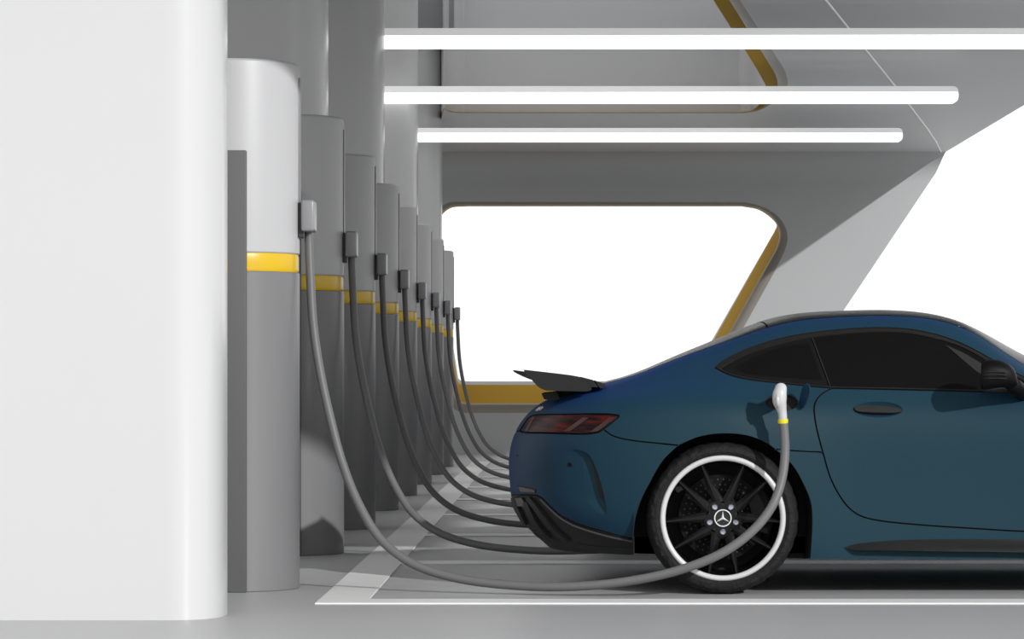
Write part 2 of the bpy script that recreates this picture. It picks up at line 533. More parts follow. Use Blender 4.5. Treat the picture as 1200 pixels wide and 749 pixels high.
cyl('upper_body', [(CR - .006, zb1), (CR, zb1 + .006), (CR, zt - .03), (CR - .004, zt - .012), (CR - .014, zt - .003), (CR - .03, zt), (CR - .2, zt + .004)], M['upper'])
bm = bmesh.new(); box(bm, CR - .03, CR + .004, -.035, .035, zpx(280), zpx(92), .003, 2)
bm_obj('side_panel', bm, M['lower'], base)
bm = bmesh.new(); box(bm, CR - .01, CR + .018, -.05, .05, zpx(279), zpx(238), .004, 2)
bm_obj('outlet_bracket', bm, M['dark'], base)
bm = bmesh.new(); box(bm, CR + .012, (370 - VX) * CY0 / F - CX, -.08, .07, zpx(272), zpx(235.5), .012, 3)
bm_obj('cable_outlet', bm, M['outlet'], base)
xr = (289 - VX) * 14.05 / F - CX
bm = bmesh.new(); box(bm, xr - .72, xr, 14.035 - CY0, .1, 0, zpx(176, 14.035), .006, 2)
bm_obj('power_cabinet', bm, M['cab'], base)

def copy_tree(o, parent=None):
    c = o.copy(); COL.objects.link(c); c.parent = parent
    for ch in list(o.children): copy_tree(ch, c)
    return c
chargers = [base]
for i in range(1, 8):
    c = copy_tree(base); c.location = (CX, CY0 + S * i, 0); chargers.append(c)
for i, c in enumerate(chargers):
    t = ['nearest charging station, tall cylinder with a bright sunlit top above its yellow band',
         'second charging station from the front, grey cylinder standing right behind the sunlit one',
         'third charging station from the front in the row of grey cylinders',
         'fourth charging station from the front in the row of grey cylinders',
         'fifth charging station from the front in the row of grey cylinders',
         'sixth charging station from the front in the row of grey cylinders',
         'seventh charging station from the front, next to last in the row of grey cylinders',
         'farthest and smallest looking charging station, its edge against the white window opening'][i]
    tag(c, t, 'charging station', 'charging stations in a row')

# ---- charging cable
cpx = [(362, 271, 14.35), (362, 280, 14.35), (363.5, 320, 14.33), (367, 380, 14.30), (375, 435, 14.27), (387, 490, 14.24), (402, 545, 14.20), (421, 592, 14.15),
       (446, 632, 14.10), (482, 660, 14.04), (532, 677, 13.98), (600, 686, 13.90), (670, 687.5, 13.82), (738, 681, 13.76), (800, 667, 13.71), (850, 646, 13.68),
       (885, 619, 13.69), (906, 591, 13.71), (916.5, 560, 13.74), (920, 528, 13.76), (918, 492, 13.765)]
cp = catmull([tuple(at(*p)) for p in cpx], 8)
cable = empty('charging_cable', (at(670, 687, 13.82).x, 13.82, 0))
off = -cable.location
v_, f_ = tube_geo([Vector(p) for p in cp], .0205, 16)
o = obj('hose', v_, f_, M['hose'], cable); o.location = off
def gpt(px, py, Y): return at(px, py, Y)
# connector: white grip whose head turns into the car, yellow collar at the cable
gs = [(917.5, 496, 13.765, .019), (917.3, 489, 13.76, .0195), (916.6, 483, 13.758, .0205), (915.2, 477, 13.755, .0255), (913.6, 470, 13.75, .0315), (913.8, 462, 13.75, .0315), (914.8, 456.5, 13.756, .028), (915, 454.4, 13.76, .0265), (915, 453.4, 13.764, .023)]
pts = catmull([(p.x, p.y, p.z, r) for p, r in ((gpt(a, b, c), r) for a, b, c, r in gs)], 6)
v_, f_ = tube_geo([Vector(p[:3]) for p in pts], [p[3] for p in pts], 20)
conn = obj('connector', v_, f_, M['gun'], cable, angle=60); conn.location = off
hp = [gpt(913.5, 464, 13.76), gpt(913.5, 466, 13.80), gpt(913, 468, 13.86), gpt(912.8, 469, 13.93)]
hp = catmull([tuple(p) for p in hp], 5)
v_, f_ = tube_geo([Vector(p) for p in hp], [.030] * 10 + [.028] * (len(hp) - 10), 20)
h = obj('plug_nose', v_, f_, M['gun'], conn, angle=50)
v_, f_ = tube_geo([gpt(917.7, 495.8, 13.765), gpt(917.6, 493.5, 13.764), gpt(917.5, 491, 13.763)], [.0225, .0235, .0225], 20)
obj('collar', v_, f_, M['collar'], conn, angle=50)
bm = bmesh.new()
v_, f_ = tube_geo([gpt(911.8, 478, 13.732), gpt(911.2, 470, 13.722), gpt(911.2, 461, 13.726)], [.006, .010, .006], 10)
obj('trigger', v_, f_, M['gun'], conn)
cables = [cable]
proto2 = copy_tree(cable)                    # the cars in the next bays stand a little further forward
hose2 = next(ch for ch in proto2.children if ch.name.startswith('hose'))
hose2.data = hose2.data.copy()
for v in hose2.data.vertices: v.co.x += .4 * min(max((v.co.x - .02) / .5, 0), 1)
for ch in proto2.children:
    if not ch.name.startswith('hose'): ch.location.x += .4
for i in range(1, 8):
    c = proto2 if i == 1 else copy_tree(proto2); c.location = (cable.location.x, cable.location.y + S * i, 0); cables.append(c)
for i, c in enumerate(cables):
    t = ['grey charging cable from the sunlit charger to the white connector plugged into the blue car',
         'grey charging cable hanging from the second charger from the front',
         'grey charging cable hanging from the third charger from the front',
         'grey charging cable hanging from the fourth charger from the front',
         'grey charging cable hanging from the fifth charger from the front',
         'grey charging cable hanging from the sixth charger from the front',
         'grey charging cable hanging from the seventh charger, next to last of the row',
         'grey charging cable hanging from the farthest charger in front of the white window'][i]
    tag(c, t, 'charging cable', 'charging cables of the charger row')

# ================================================================== THE CAR
exec_car = True
YC = 14.85
XS = np.array([-.25, 0, .3, .55, .75, 1.0, 1.3, 1.6, 1.9, 2.2, 2.6, 3.0, 3.36, 3.8, 4.3])
RZ = [
 [.175, .175, .175, .172, .168, .163, .16, .16, .16, .16, .16, .16, .16, .165, .18],
 [.33, .33, .33, .33, .33, .33, .32, .32, .32, .32, .32, .32, .31, .28, .25],
 [.48, .50, .52, .53, .53, .52, .51, .51, .51, .51, .51, .51, .49, .42, .34],
 [.62, .67, .70, .72, .725, .72, .72, .72, .72, .72, .71, .70, .66, .55, .42],
 [.76, .80, .83, .85, .855, .85, .845, .84, .84, .84, .83, .81, .76, .64, .48],
 [.86, .885, .90, .915, .92, .925, .925, .922, .915, .905, .895, .88, .82, .70, .54],
 [.885, .905, .93, .965, .995, 1.04, 1.07, 1.07, 1.02, .935, .915, .895, .84, .73, .58],
 [.90, .92, .958, 1.03, 1.085, 1.16, 1.205, 1.21, 1.125, .96, .93, .905, .855, .75, .61],
 [.91, .935, .982, 1.078, 1.147, 1.23, 1.268, 1.268, 1.197, 1.0, .945, .91, .86, .76, .63],
 [.925, .942, .981, 1.079, 1.161, 1.256, 1.292, 1.295, 1.238, 1.083, .96, .918, .868, .775, .65],
 [.93, .947, .986, 1.086, 1.168, 1.263, 1.299, 1.302, 1.246, 1.092, .965, .92, .87, .78, .66]]
RH = [
 [.82, .88, .93, .95, .955, .95, .945, .94, .94, .94, .945, .95, .95, .93, .8],
 [.86, .92, .96, .98, .985, .97, .94, .935, .935, .94, .95, .965, .975, .94, .82],
 [.89, .94, .98, 1.0, 1.0, .975, .94, .93, .93, .94, .955, .975, .985, .95, .83],
 [.89, .94, .98, 1.0, 1.0, .97, .94, .935, .935, .945, .955, .975, .985, .95, .83],
 [.86, .91, .955, .975, .975, .94, .915, .91, .91, .92, .935, .955, .97, .93, .80],
 [.80, .85, .89, .90, .89, .865, .845, .845, .85, .86, .875, .90, .92, .88, .76],
 [.74, .78, .80, .79, .78, .76, .755, .755, .765, .80, .82, .84, .86, .82, .72],
 [.66, .70, .72, .68, .67, .66, .655, .655, .67, .73, .77, .78, .78, .74, .66],
 [.58, .60, .60, .58, .57, .56, .555, .555, .57, .62, .68, .68, .66, .62, .58],
 [.30, .30, .32, .31, .31, .31, .31, .31, .32, .34, .36, .36, .36, .35, .33],
 [0] * 15]
XR = [-.06, -.235, -.245, -.258, -.225, -.165, -.09, 0, .10, .18, .25]
ZR = [.17, .32, .46, .60, .72, .80, .86, .90, .925, .95, .97]
LR = [.8, .8, .8, .8, .8, .8, .75, .6, .5, .4, .4]
XF = [4.2, 4.28, 4.3, 4.3, 4.27, 4.2, 4.1, 4.0, 3.9, 3.8, 3.75]
def nspline(xs, ys):
    n = len(xs); h = np.diff(xs)
    A = np.zeros((n, n)); r = np.zeros(n)
    A[0, 0] = A[-1, -1] = 1
    for i in range(1, n - 1):
        A[i, i - 1] = h[i - 1]; A[i, i] = 2 * (h[i - 1] + h[i]); A[i, i + 1] = h[i]
        r[i] = 3 * ((ys[i + 1] - ys[i]) / h[i] - (ys[i] - ys[i - 1]) / h[i - 1])
    c = np.linalg.solve(A, r)
    def f(x):
        x = np.clip(x, xs[0], xs[-1])
        k = np.clip(np.searchsorted(xs, x, side='right') - 1, 0, n - 2)
        d = x - xs[k]
        a = np.array(ys)[k]
        bb = (np.array(ys)[k + 1] - a) / h[k] - h[k] * (2 * c[k] + c[k + 1]) / 3
        dd = (c[k + 1] - c[k]) / (3 * h[k])
        return a + bb * d + c[k] * d * d + dd * d ** 3
    return f
FZ = [nspline(XS, z) for z in RZ]
FH = [nspline(XS, h) for h in RH]
def rowpts(j, u):
    w = (1 - np.cos(PI * u)) / 2
    x = XR[j] + (XF[j] - XR[j]) * w
    q = np.clip((x - XR[j]) / LR[j], 0, 1); p = 2.5
    E = np.clip(1 - (1 - q) ** p, 0, 1) ** (1 / p)
    qf = np.clip((XF[j] - x) / .9, 0, 1); pf = 2.3
    Ef = np.clip(1 - (1 - qf) ** pf, 0, 1) ** (1 / pf)
    z = FZ[j](x) + (ZR[j] - FZ[j](np.array([XR[j]]))[0]) * (1 - E)
    h = FH[j](x) * E * Ef
    return np.stack([x, h, z], -1)
def Surf(u, v):
    """body surface of the near half: (x, half-width h, z)"""
    u = np.asarray(u, float); v = np.asarray(v, float)
    R = np.stack([rowpts(j, u) for j in range(11)], 0)      # 11,N,3
    lo = 2 * R[0] - R[1]
    hi = R[9] * np.array([1, -1, 1])
    R = np.concatenate([lo[None], R, hi[None]], 0)           # 13,N,3
    k = np.clip(np.floor(v).astype(int), 0, 9); t = v - k
    idx = np.arange(len(u))
    b = [(1 - t) ** 3 / 6, (3 * t ** 3 - 6 * t ** 2 + 4) / 6, (-3 * t ** 3 + 3 * t ** 2 + 3 * t + 1) / 6, t ** 3 / 6]
    out = 0
    for d in range(4): out = out + b[d][:, None] * R[k + d, idx]
    return out
def Norm(u, v):
    e = 1e-4
    a = Surf(np.clip(u + e, 0, 1), v) - Surf(np.clip(u - e, 0, 1), v)
    vv0 = np.clip(v - 1e-3, 0, 10); vv1 = np.clip(v + 1e-3, 0, 9.9999)
    b = Surf(u, vv1) - Surf(u, vv0)
    n = np.cross(b, a)                                       # towards +h (out)
    # surface coords (x,h,z): make sure it points away from the axis (h=0,z=.6)
    l = np.linalg.norm(n, axis=1, keepdims=True); l[l < 1e-12] = 1
    n = n / l
    P = Surf(u, v)
    c = np.stack([np.clip(P[:, 0], .6, 3.4), np.zeros(len(u)), np.full(len(u), .55)], -1)
    s = np.sign(np.sum(n * (P - c), axis=1, keepdims=True)); s[s == 0] = 1
    return n * s
def proj(P):
    Y = YC - P[:, 1]
    return np.stack([VX + F * P[:, 0] / Y, VY - F * (P[:, 2] - EYE) / Y], -1)
gu = np.linspace(0, 1, 700); gv = np.linspace(0, 9.9999, 320)
GU, GV = [a.ravel() for a in np.meshgrid(gu, gv, indexing='ij')]
GP = proj(Surf(GU, GV))
def invert(px):
    px = np.asarray(px, float)
    U = np.empty(len(px)); Vv = np.empty(len(px))
    for i in range(len(px)):
        d = (GP[:, 0] - px[i, 0]) ** 2 + (GP[:, 1] - px[i, 1]) ** 2
        k = int(np.argmin(d)); U[i] = GU[k]; Vv[i] = GV[k]
    for it in range(6):
        p = proj(Surf(U, Vv)); e = px - p
        eu, ev = 5e-4, 5e-3
        U2 = np.where(U + eu > 1, U - eu, U + eu); V2 = np.where(Vv + ev > 9.9999, Vv - ev, Vv + ev)
        ju = (proj(Surf(U2, Vv)) - p) / (U2 - U)[:, None]
        jv = (proj(Surf(U, V2)) - p) / (V2 - Vv)[:, None]
        det = ju[:, 0] * jv[:, 1] - ju[:, 1] * jv[:, 0]
        ok = np.abs(det) > 500
        det = np.where(ok, det, 1)
        du = (e[:, 0] * jv[:, 1] - e[:, 1] * jv[:, 0]) / det
        dv = (ju[:, 0] * e[:, 1] - ju[:, 1] * e[:, 0]) / det
        U = np.clip(U + np.where(ok, np.clip(du, -.01, .01), 0), 0, 1)
        Vv = np.clip(Vv + np.where(ok, np.clip(dv, -.1, .1), 0), 0, 9.9999)
    return np.stack([U, Vv], -1)
def inset(pts, d):
    n = len(pts); P = np.array(pts)
    area = 0.5 * np.sum(P[:, 0] * np.roll(P[:, 1], -1) - np.roll(P[:, 0], -1) * P[:, 1])
    s = 1 if area > 0 else -1
    out = []
    for i in range(n):
        a, b, c = P[i - 1], P[i], P[(i + 1) % n]
        t1 = b - a; t2 = c - b
        t1 /= max(np.linalg.norm(t1), 1e-9); t2 /= max(np.linalg.norm(t2), 1e-9)
        n1 = np.array([-t1[1], t1[0]]) * s; n2 = np.array([-t2[1], t2[0]]) * s
        m = n1 + n2; l = np.linalg.norm(m)
        if l < .3: m = n1; k = 1
        else: m = m / l; k = min(1 / max(m.dot(n1), .35), 2)
        out.append(b + m * d * k)
    return out
def dens(pts, step=3.0):
    out = [np.array(pts[0], float)]
    for a, b in zip(pts, pts[1:]):
        a = np.array(a, float); b = np.array(b, float)
        n = max(1, int(np.linalg.norm(b - a) / step))
        for k in range(1, n + 1): out.append(a + (b - a) * k / n)
    return out
KU, KV = 4.5, .13           # metric scale of the (u,v) domain for triangulation
def uvpoly(segs, gap=.8, k_=1.35):
    """segs: list of ('p', [(px,py)..]) smooth pixel lines, or ('u', [(u,v)..]) lines in the surface domain"""
    out = []; gap = gap * k_
    allp = all(s[0] == 'p' for s in segs)
    if allp:
        pts = []
        for s in segs:
            c = dens(catmull(s[1], 5)) if len(s[1]) > 2 else dens(s[1])
            if pts and np.linalg.norm(pts[-1] - c[0]) < .3: c = c[1:]
            pts += c
        if np.linalg.norm(pts[0] - pts[-1]) < .3: pts.pop()
        if gap: pts = inset(pts, gap)
        return [tuple(p) for p in invert(pts)]
    for s in segs:
        if s[0] == 'p':
            c = dens(catmull(s[1], 5)) if len(s[1]) > 2 else dens(s[1])
            c = np.array(c)
            if gap:
                side = s[2] if len(s) > 2 else 0     # +1 / -1 : shift to the left / right of travel
                if side:
                    t = np.gradient(c, axis=0); t /= np.linalg.norm(t, axis=1, keepdims=True) + 1e-9
                    c = c + np.stack([t[:, 1], -t[:, 0]], -1) * gap * -side
            out += [tuple(p) for p in invert(c)]
        else:
            q = s[1]
            for a, b in zip(q, q[1:]):
                n = max(1, int(math.hypot((b[0] - a[0]) * KU, (b[1] - a[1]) * KV) / .02))
                for k in range(n): out.append((a[0] + (b[0] - a[0]) * k / n, a[1] + (b[1] - a[1]) * k / n))
            out.append(q[-1])
    res = []
    for p in out:
        if not res or math.hypot((p[0] - res[-1][0]) * KU, (p[1] - res[-1][1]) * KV) > .0015: res.append(p)
    if math.hypot((res[0][0] - res[-1][0]) * KU, (res[0][1] - res[-1][1]) * KV) < .0015: res.pop()
    return res
def patch(poly, holes=(), step=.022, lift=0., disp=None):
    """triangulate a polygon of the domain and lift it on to the surface -> verts (x,h,z), tris, boundary loops"""
    S2 = lambda p: (p[0] * KU, p[1] * KV)
    O = [S2(p) for p in poly]; H = [[S2(p) for p in h] for h in holes]
    vs = [Vector(p) for p in O]; es = []
    n = len(O); es += [(i, (i + 1) % n) for i in range(n)]
    loops = [list(range(n))]
    for h in H:
        b0 = len(vs); vs += [Vector(p) for p in h]
        es += [(b0 + i, b0 + (i + 1) % len(h)) for i in range(len(h))]
        loops.append(list(range(b0, b0 + len(h))))
    xs = [p[0] for p in O]; ys = [p[1] for p in O]
    bpts = np.array([(v.x, v.y) for v in vs])
    for gx in np.arange(min(xs), max(xs), step):
        for k, gy in enumerate(np.arange(min(ys), max(ys), step)):
            p = (gx + (step / 2 if k % 2 else 0), gy)
            if not inside(p, O) or any(inside(p, h) for h in H): continue
            if np.min((bpts[:, 0] - p[0]) ** 2 + (bpts[:, 1] - p[1]) ** 2) < (step * .45) ** 2: continue
            vs.append(Vector(p))
    V, E, T, ov, oe, of = delaunay_2d_cdt(vs, es, [], 0, 1e-7)
    tris = []
    for t in T:
        c = sum((V[i] for i in t), Vector((0, 0))) / 3
        if inside(c, O) and not any(inside(c, h) for h in H): tris.append(tuple(t))
    uv = np.array([(v.x / KU, v.y / KV) for v in V])
    uv[:, 0] = np.clip(uv[:, 0], 0, 1); uv[:, 1] = np.clip(uv[:, 1], 0, 9.9999)
    P = Surf(uv[:, 0], uv[:, 1]); Nn = Norm(uv[:, 0], uv[:, 1])
    if disp is not None: P = P + Nn * disp(uv, P)[:, None]
    if lift: P = P + Nn * lift
    # boundary edges from the triangles themselves
    cnt = {}
    for t in tris:
        for a, b_ in ((t[0], t[1]), (t[1], t[2]), (t[2], t[0])):
            key = (min(a, b_), max(a, b_)); cnt[key] = cnt.get(key, 0) + 1
    bed = [k for k, c in cnt.items() if c == 1]
    return P, Nn, tris, bed
CAR = empty('car', (1.9, YC, 0))
coff = -CAR.location
def carput(o, parent=None):
    """geometry is written in world space; parent it without moving it"""
    if parent is None or parent == CAR:
        o.parent = CAR; o.location = coff
    else:
        o.parent = parent; o.location = (0, 0, 0)
    return o
def W(P, side):               # (x,h,z) -> world; side 1 = near the camera, -1 = far
    return [(p[0], YC - side * p[1], p[2]) for p in P]
def build(name, segs, m, holes=(), parent=None, step=.022, gap=.8, lift=0., rim=.016, both='pair', disp=None, poly=None, weld=False):
    """a body panel on the car; both: 'pair' two objects, 'join' one object for both halves, 'near' only the near one"""
    poly = poly or uvpoly(segs, gap)
    P, Nn, tris, bed = patch(poly, holes, step, lift, disp)
    outs = []
    def half(side, verts, faces):
        b0 = len(verts)
        verts += W(P, side)
        faces += [tuple(b0 + i for i in (t if side == 1 else t[::-1])) for t in tris]
        if rim:
            Q = P - Nn * rim
            for a, b_ in bed:
                if P[a][1] < .004 and P[b_][1] < .004: continue
                k = len(verts)
                verts += W([P[a], P[b_], Q[b_], Q[a]], side); faces.append((k, k + 1, k + 2, k + 3))
    sides = {'pair': [[1], [-1]], 'join': [[1, -1]], 'near': [[1]]}[both]
    par = parent if isinstance(parent, list) else [parent] * len(sides)
    for ss, pr in zip(sides, par):
        verts, faces = [], []
        for s in ss: half(s, verts, faces)
        me = bpy.data.meshes.new(name)
        me.from_pydata(verts, [], faces)
        me.materials.append(m); me.materials.append(M['well'])
        for p in me.polygons:
            if len(p.vertices) == 4: p.material_index = 1
        bm = bmesh.new(); bm.from_mesh(me)
        if both == 'join':
            cv = [v for v in bm.verts if abs(v.co.y - YC) < .003]
            bmesh.ops.remove_doubles(bm, verts=cv, dist=.002)
        bmesh.ops.dissolve_degenerate(bm, edges=bm.edges, dist=1e-6)
        # consistent outward normals: away from the car's core
        for f in bm.faces:
            c = f.calc_center_median()
            core = Vector((min(max(c.x, .6), 3.4), YC, .55))
            f.normal_update()
        bmesh.ops.recalc_face_normals(bm, faces=bm.faces)
        bm.to_mesh(me); bm.free()
        for p in me.polygons: p.use_smooth = True
        me.set_sharp_from_angle(angle=math.radians(40))
        o = bpy.data.objects.new(name, me); COL.objects.link(o)
        carput(o, pr)
        outs.append(o)
    return outs
def v_at(px, py): return float(invert([(px, py)])[0][1])
def u_at(px, py): return float(invert([(px, py)])[0][0])
# ---- outlines of the panels, read along the side of the car
blue_line = [(604, 580.5), (618, 580.2), (629, 581), (635, 584), (645, 594), (655, 603), (670, 611), (685, 617), (705, 622.6), (725, 628), (742, 632)]
archL = [(742, 632), (744, 612), (751, 588), (761.5, 567), (777.5, 540), (796, 522)]
archT = [(796, 522), (819, 512.5), (846, 508.5), (876, 511), (898, 519.5), (908, 526.5)]
archR = [(908, 526.5), (928, 545), (941, 567), (949.5, 588), (951.5, 607), (950.5, 634), (949, 655)]
bseam = [(708, 504), (719, 511), (740, 516), (767, 519), (796, 522)]
light_b = [(609, 505), (613, 506.8), (640, 507.6), (670, 508.6), (692, 508.3), (702, 506), (708, 502.5)]
light_t = [(708, 502.5), (714, 498), (720, 493), (725.5, 487.5), (718, 485.6), (700, 485), (660, 485.5), (627, 486.5), (621, 488.5), (614, 497), (609, 505)]
hseam = [(908, 526.5), (935, 528.6), (964, 530)]
door_up = [(964, 530), (957.5, 505), (954.3, 487), (954.3, 475), (960, 464), (974, 455)]
door_dn = [(964, 530), (973, 560), (985, 583), (996, 596.5), (1009, 605), (1030, 610.3), (1080, 615.5), (1140, 619.5), (1200, 623), (1285, 625)]
door_fr = [(1285, 625), (1318, 612), (1334, 580), (1338, 535), (1333, 500), (1322, 468)]
belt = [(974, 454.8), (1033, 456), (1100, 457.6), (1160, 459.3), (1200, 461), (1262, 466)]
trim_b = [(838, 431), (850, 437.5), (868, 443), (890, 446.5), (920, 449.6), (945, 452.4), (974, 454.8)]
trim_t = [(838, 431), (846.7, 423.5), (873.4, 410), (900, 400.7), (927, 394), (953.6, 389.8), (980, 386.7), (1010, 384.6), (1040, 384.2), (1062, 385.6), (1080, 388.2), (1100, 393), (1120, 399.8), (1140, 409), (1160, 420), (1200, 442), (1240, 459), (1262, 466)]
farch = [(1431, 655), (1430, 630), (1431, 607), (1436, 580), (1450, 550), (1475, 524), (1505, 511), (1534, 508), (1563, 511), (1592, 523), (1616, 549), (1632, 580), (1638, 607), (1639, 630), (1638, 655)]
uRf = u_at(893, 378.5)            # rear window / roof joint at row 8
def u_on_row(x, v):               # u at which row v passes length x
    us = np.linspace(0, 1, 2001); P = Surf(us, np.full(2001, v))
    return float(us[np.argmin(np.abs(P[:, 0] - x))])
u_cowl8, u_cowl10 = u_on_row(2.42, 8.0), u_on_row(2.52, 9.9)
u_rw8, u_rw10 = u_on_row(.958, 8.0), u_on_row(.935, 9.99)
u_rf8, u_rf10 = u_on_row(1.872, 8.0), u_on_row(1.95, 9.99)
v_lt = v_at(609, 503.5)
v_bl = v_at(606, 580.5)
u_as = u_at(742, 650)
G = 0.0007                        # half gap in u units for lines across the car

# inner dark shell below the gaps
def shell():
    us = np.linspace(0, 1, 180); vs_ = np.linspace(0, 9.9999, 90)
    A, B = np.meshgrid(us, vs_, indexing='ij'); A = A.ravel(); B = B.ravel()
    P = Surf(A, B); Nn = Norm(A, B); px = proj(P)
    Q = P - Nn * .022
    Q[:, 1] = np.maximum(Q[:, 1], 0)
    bad = np.zeros(len(P), bool)
    for (cx, cy) in ((847.5, 608), (1533.5, 608)):
        bad |= ((px[:, 0] - cx) ** 2 + (px[:, 1] - cy) ** 2 < 112 ** 2) & (P[:, 1] > .5) | ((np.abs(px[:, 0] - cx) < 108) & (px[:, 1] > cy) & (P[:, 1] > .5))
    verts, faces = [], []
    nu, nv = 180, 90
    for s in (1, -1):
        b0 = len(verts); verts += W(Q, s)
        for i in range(nu - 1):
            for j in range(nv - 1):
                q = (i * nv + j, (i + 1) * nv + j, (i + 1) * nv + j + 1, i * nv + j + 1)
                if any(bad[k] for k in q): continue
                faces.append(tuple(b0 + k for k in q))
    o = obj('inner_frame', verts, faces, M['well'])
    me = o.data
    bm = bmesh.new(); bm.from_mesh(me)
    bmesh.ops.remove_doubles(bm, verts=bm.verts, dist=.0005)
    bmesh.ops.delete(bm, geom=[v for v in bm.verts if not v.link_faces], context='VERTS')
    bm.to_mesh(me); bm.free()
    return carput(o)
shell()

# rear bumper
vent_r = [(672, 526.5), (683, 528.5), (690, 533), (694.5, 540), (700, 553), (706, 573), (710, 592), (711.5, 603)]
vent_l = [(711.5, 603), (704, 602.5), (694, 596), (686, 587), (682.5, 578), (682, 562), (682, 546), (679.5, 536), (672, 526.5)]
vent_poly = uvpoly([('p', vent_r), ('p', vent_l)], 0)
refl_px = [(606, 569), (612, 570), (628, 573.5), (628, 578), (609.5, 577)]
bump_poly = uvpoly([('u', [(0, v_lt - .03), (0, v_bl)]), ('p', blue_line, -1), ('p', archL, -1), ('p', bseam[::-1], -1), ('p', light_b[::-1], -1)], .7)
# shallow scoop of the bumper leading into the vent
def scoop(uv, P):
    px = proj(P)
    d = np.zeros(len(P))
    x, y = px[:, 0], px[:, 1]
    xl = 640 + np.clip((y - 560) / 40, 0, 1) * 22
    right = np.interp(y, [526.5, 536, 546, 562, 578, 587, 596, 602.5], [672, 679.5, 682, 682, 682.5, 686, 694, 704])
    t = np.clip((x - xl) / np.maximum(right - xl, 1), 0, 1)
    g = np.clip((y - 524) / 10, 0, 1) * np.clip((606 - y) / 22, 0, 1)
    d = -.012 * t ** 1.5 * g * (x <= right + 2.0)
    return d
bumper = build('rear_bumper', None, M['paint'], holes=[vent_poly], both='join', poly=bump_poly, step=.016, disp=scoop)[0]
def vent_disp(uv, P):
    px = proj(P); x, y = px[:, 0], px[:, 1]
    r = np.interp(y, [526.5, 528.5, 533, 540, 553, 573, 592, 603], [672, 683, 690, 694.5, 700, 706, 710, 711.5])
    l = np.interp(y, [526.5, 536, 546, 562, 578, 587, 596, 602.5], [672, 679.5, 682, 682, 682.5, 686, 694, 704])
    t = np.clip((x - l) / np.maximum(r - l, 1.0), 0, 1)
    w = np.clip(np.minimum((y - 526) / 14, (605 - y) / 14), 0, 1)
    g = np.clip((y - 524) / 10, 0, 1) * np.clip((606 - y) / 22, 0, 1)
    return -.012 * g - .016 * t * w
vp = build('side_vent', None, M['paint'], both='pair', poly=vent_poly, step=.008, disp=vent_disp, rim=0, parent=bumper)
# wall of the vent's hard edge
P, Nn, tris, bed = patch(vent_poly, (), .02)
for s in (1, -1):
    verts, faces = [], []
    pv = np.array(vent_poly); A = Surf(pv[:, 0], pv[:, 1]); Nv = Norm(pv[:, 0], pv[:, 1])
    nr = int(len(pv) * .46)
    for i in range(nr):
        j = (i + 1) % len(pv); k = len(verts)
        verts += W([A[i], A[j], A[j] - Nv[j] * .06, A[i] - Nv[i] * .06], s); faces.append((k, k + 1, k + 2, k + 3))
    o = obj('vent_edge', verts, faces, M['paint']); carput(o, bumper)
build('reflector', [('p', refl_px[:2]), ('p', refl_px[1:3]), ('p', refl_px[2:4]), ('p', refl_px[3:5]), ('p', [refl_px[4], refl_px[0]])], M['black'], gap=0, lift=.002, rim=.006, step=.01, parent=bumper)
r2 = [(608, 570.3), (612, 571), (627.5, 574), (627.5, 577.4), (610.3, 576.3)]
build('reflector_lens', [('p', r2[:2]), ('p', r2[1:3]), ('p', r2[2:4]), ('p', r2[3:5]), ('p', [r2[4], r2[0]])], M['refl'], gap=0, lift=.004, rim=.004, step=.01, parent=bumper)
def circ(cx, cy, rx, ry, n=20, rot=0):
    c, s = math.cos(rot), math.sin(rot)
    return [(cx + rx * math.cos(a) * c - ry * math.sin(a) * s, cy + rx * math.cos(a) * s + ry * math.sin(a) * c) for a in [2 * PI * k / n for k in range(n)]]
def cpoly(cx, cy, rx, ry, n=20, rot=0): return [tuple(p) for p in invert(circ(cx, cy, rx, ry, n, rot))]
build('parking_sensor', None, M['black'], poly=cpoly(667, 544.6, 2.5, 2.5, 14), lift=-.003, rim=.004, step=.01, parent=bumper)
build('parking_sensor', None, M['black'], poly=cpoly(606.3, 534, .9, 1.1, 10), lift=.002, rim=.004, step=.01, parent=bumper)

# rear diffuser
diff_poly = uvpoly([('p', blue_line, 1), ('p', [(742, 632), (742, 650)]), ('u', [(u_as, 0.0), (0, 0.0)]), ('u', [(0, 0), (0, v_bl)])], .5)
diffu = build('diffuser', None, M['diff'], both='join', poly=diff_poly, step=.018)[0]
def ribbon_on(name, pts, width, m, parent, lift0=-.004, lift1=.016, sides=(1, -1), taper=None):
    """a raised fin that follows the surface along a line given in side view"""
    c = np.array(dens(catmull(pts, 6), 1.5)); t = np.gradient(c, axis=0); t /= np.linalg.norm(t, axis=1, keepdims=True)
    nrm = np.stack([-t[:, 1], t[:, 0]], -1)
    w = np.full(len(c), width) if taper is None else np.interp(np.linspace(0, 1, len(c)), np.linspace(0, 1, len(taper)), taper)
    a = invert(c + nrm * w[:, None] / 2); b_ = invert(c - nrm * w[:, None] / 2)
    PA, PB = Surf(a[:, 0], a[:, 1]), Surf(b_[:, 0], b_[:, 1]); NA, NB = Norm(a[:, 0], a[:, 1]), Norm(b_[:, 0], b_[:, 1])
    res = []
    for s in sides:
        verts, faces = [], []
        for i in range(len(c)):
            verts += W([PA[i] + NA[i] * lift0, PA[i] + NA[i] * lift1, PB[i] + NB[i] * lift1, PB[i] + NB[i] * lift0], s)
        for i in range(len(c) - 1):
            for k in range(4): faces.append((i * 4 + k, i * 4 + (k + 1) % 4, (i + 1) * 4 + (k + 1) % 4, (i + 1) * 4 + k))
        faces += [(0, 1, 2, 3), tuple((len(c) - 1) * 4 + k for k in range(4))]
        o = obj(name, verts, faces, m, angle=30); carput(o, parent); res.append(o)
    return res
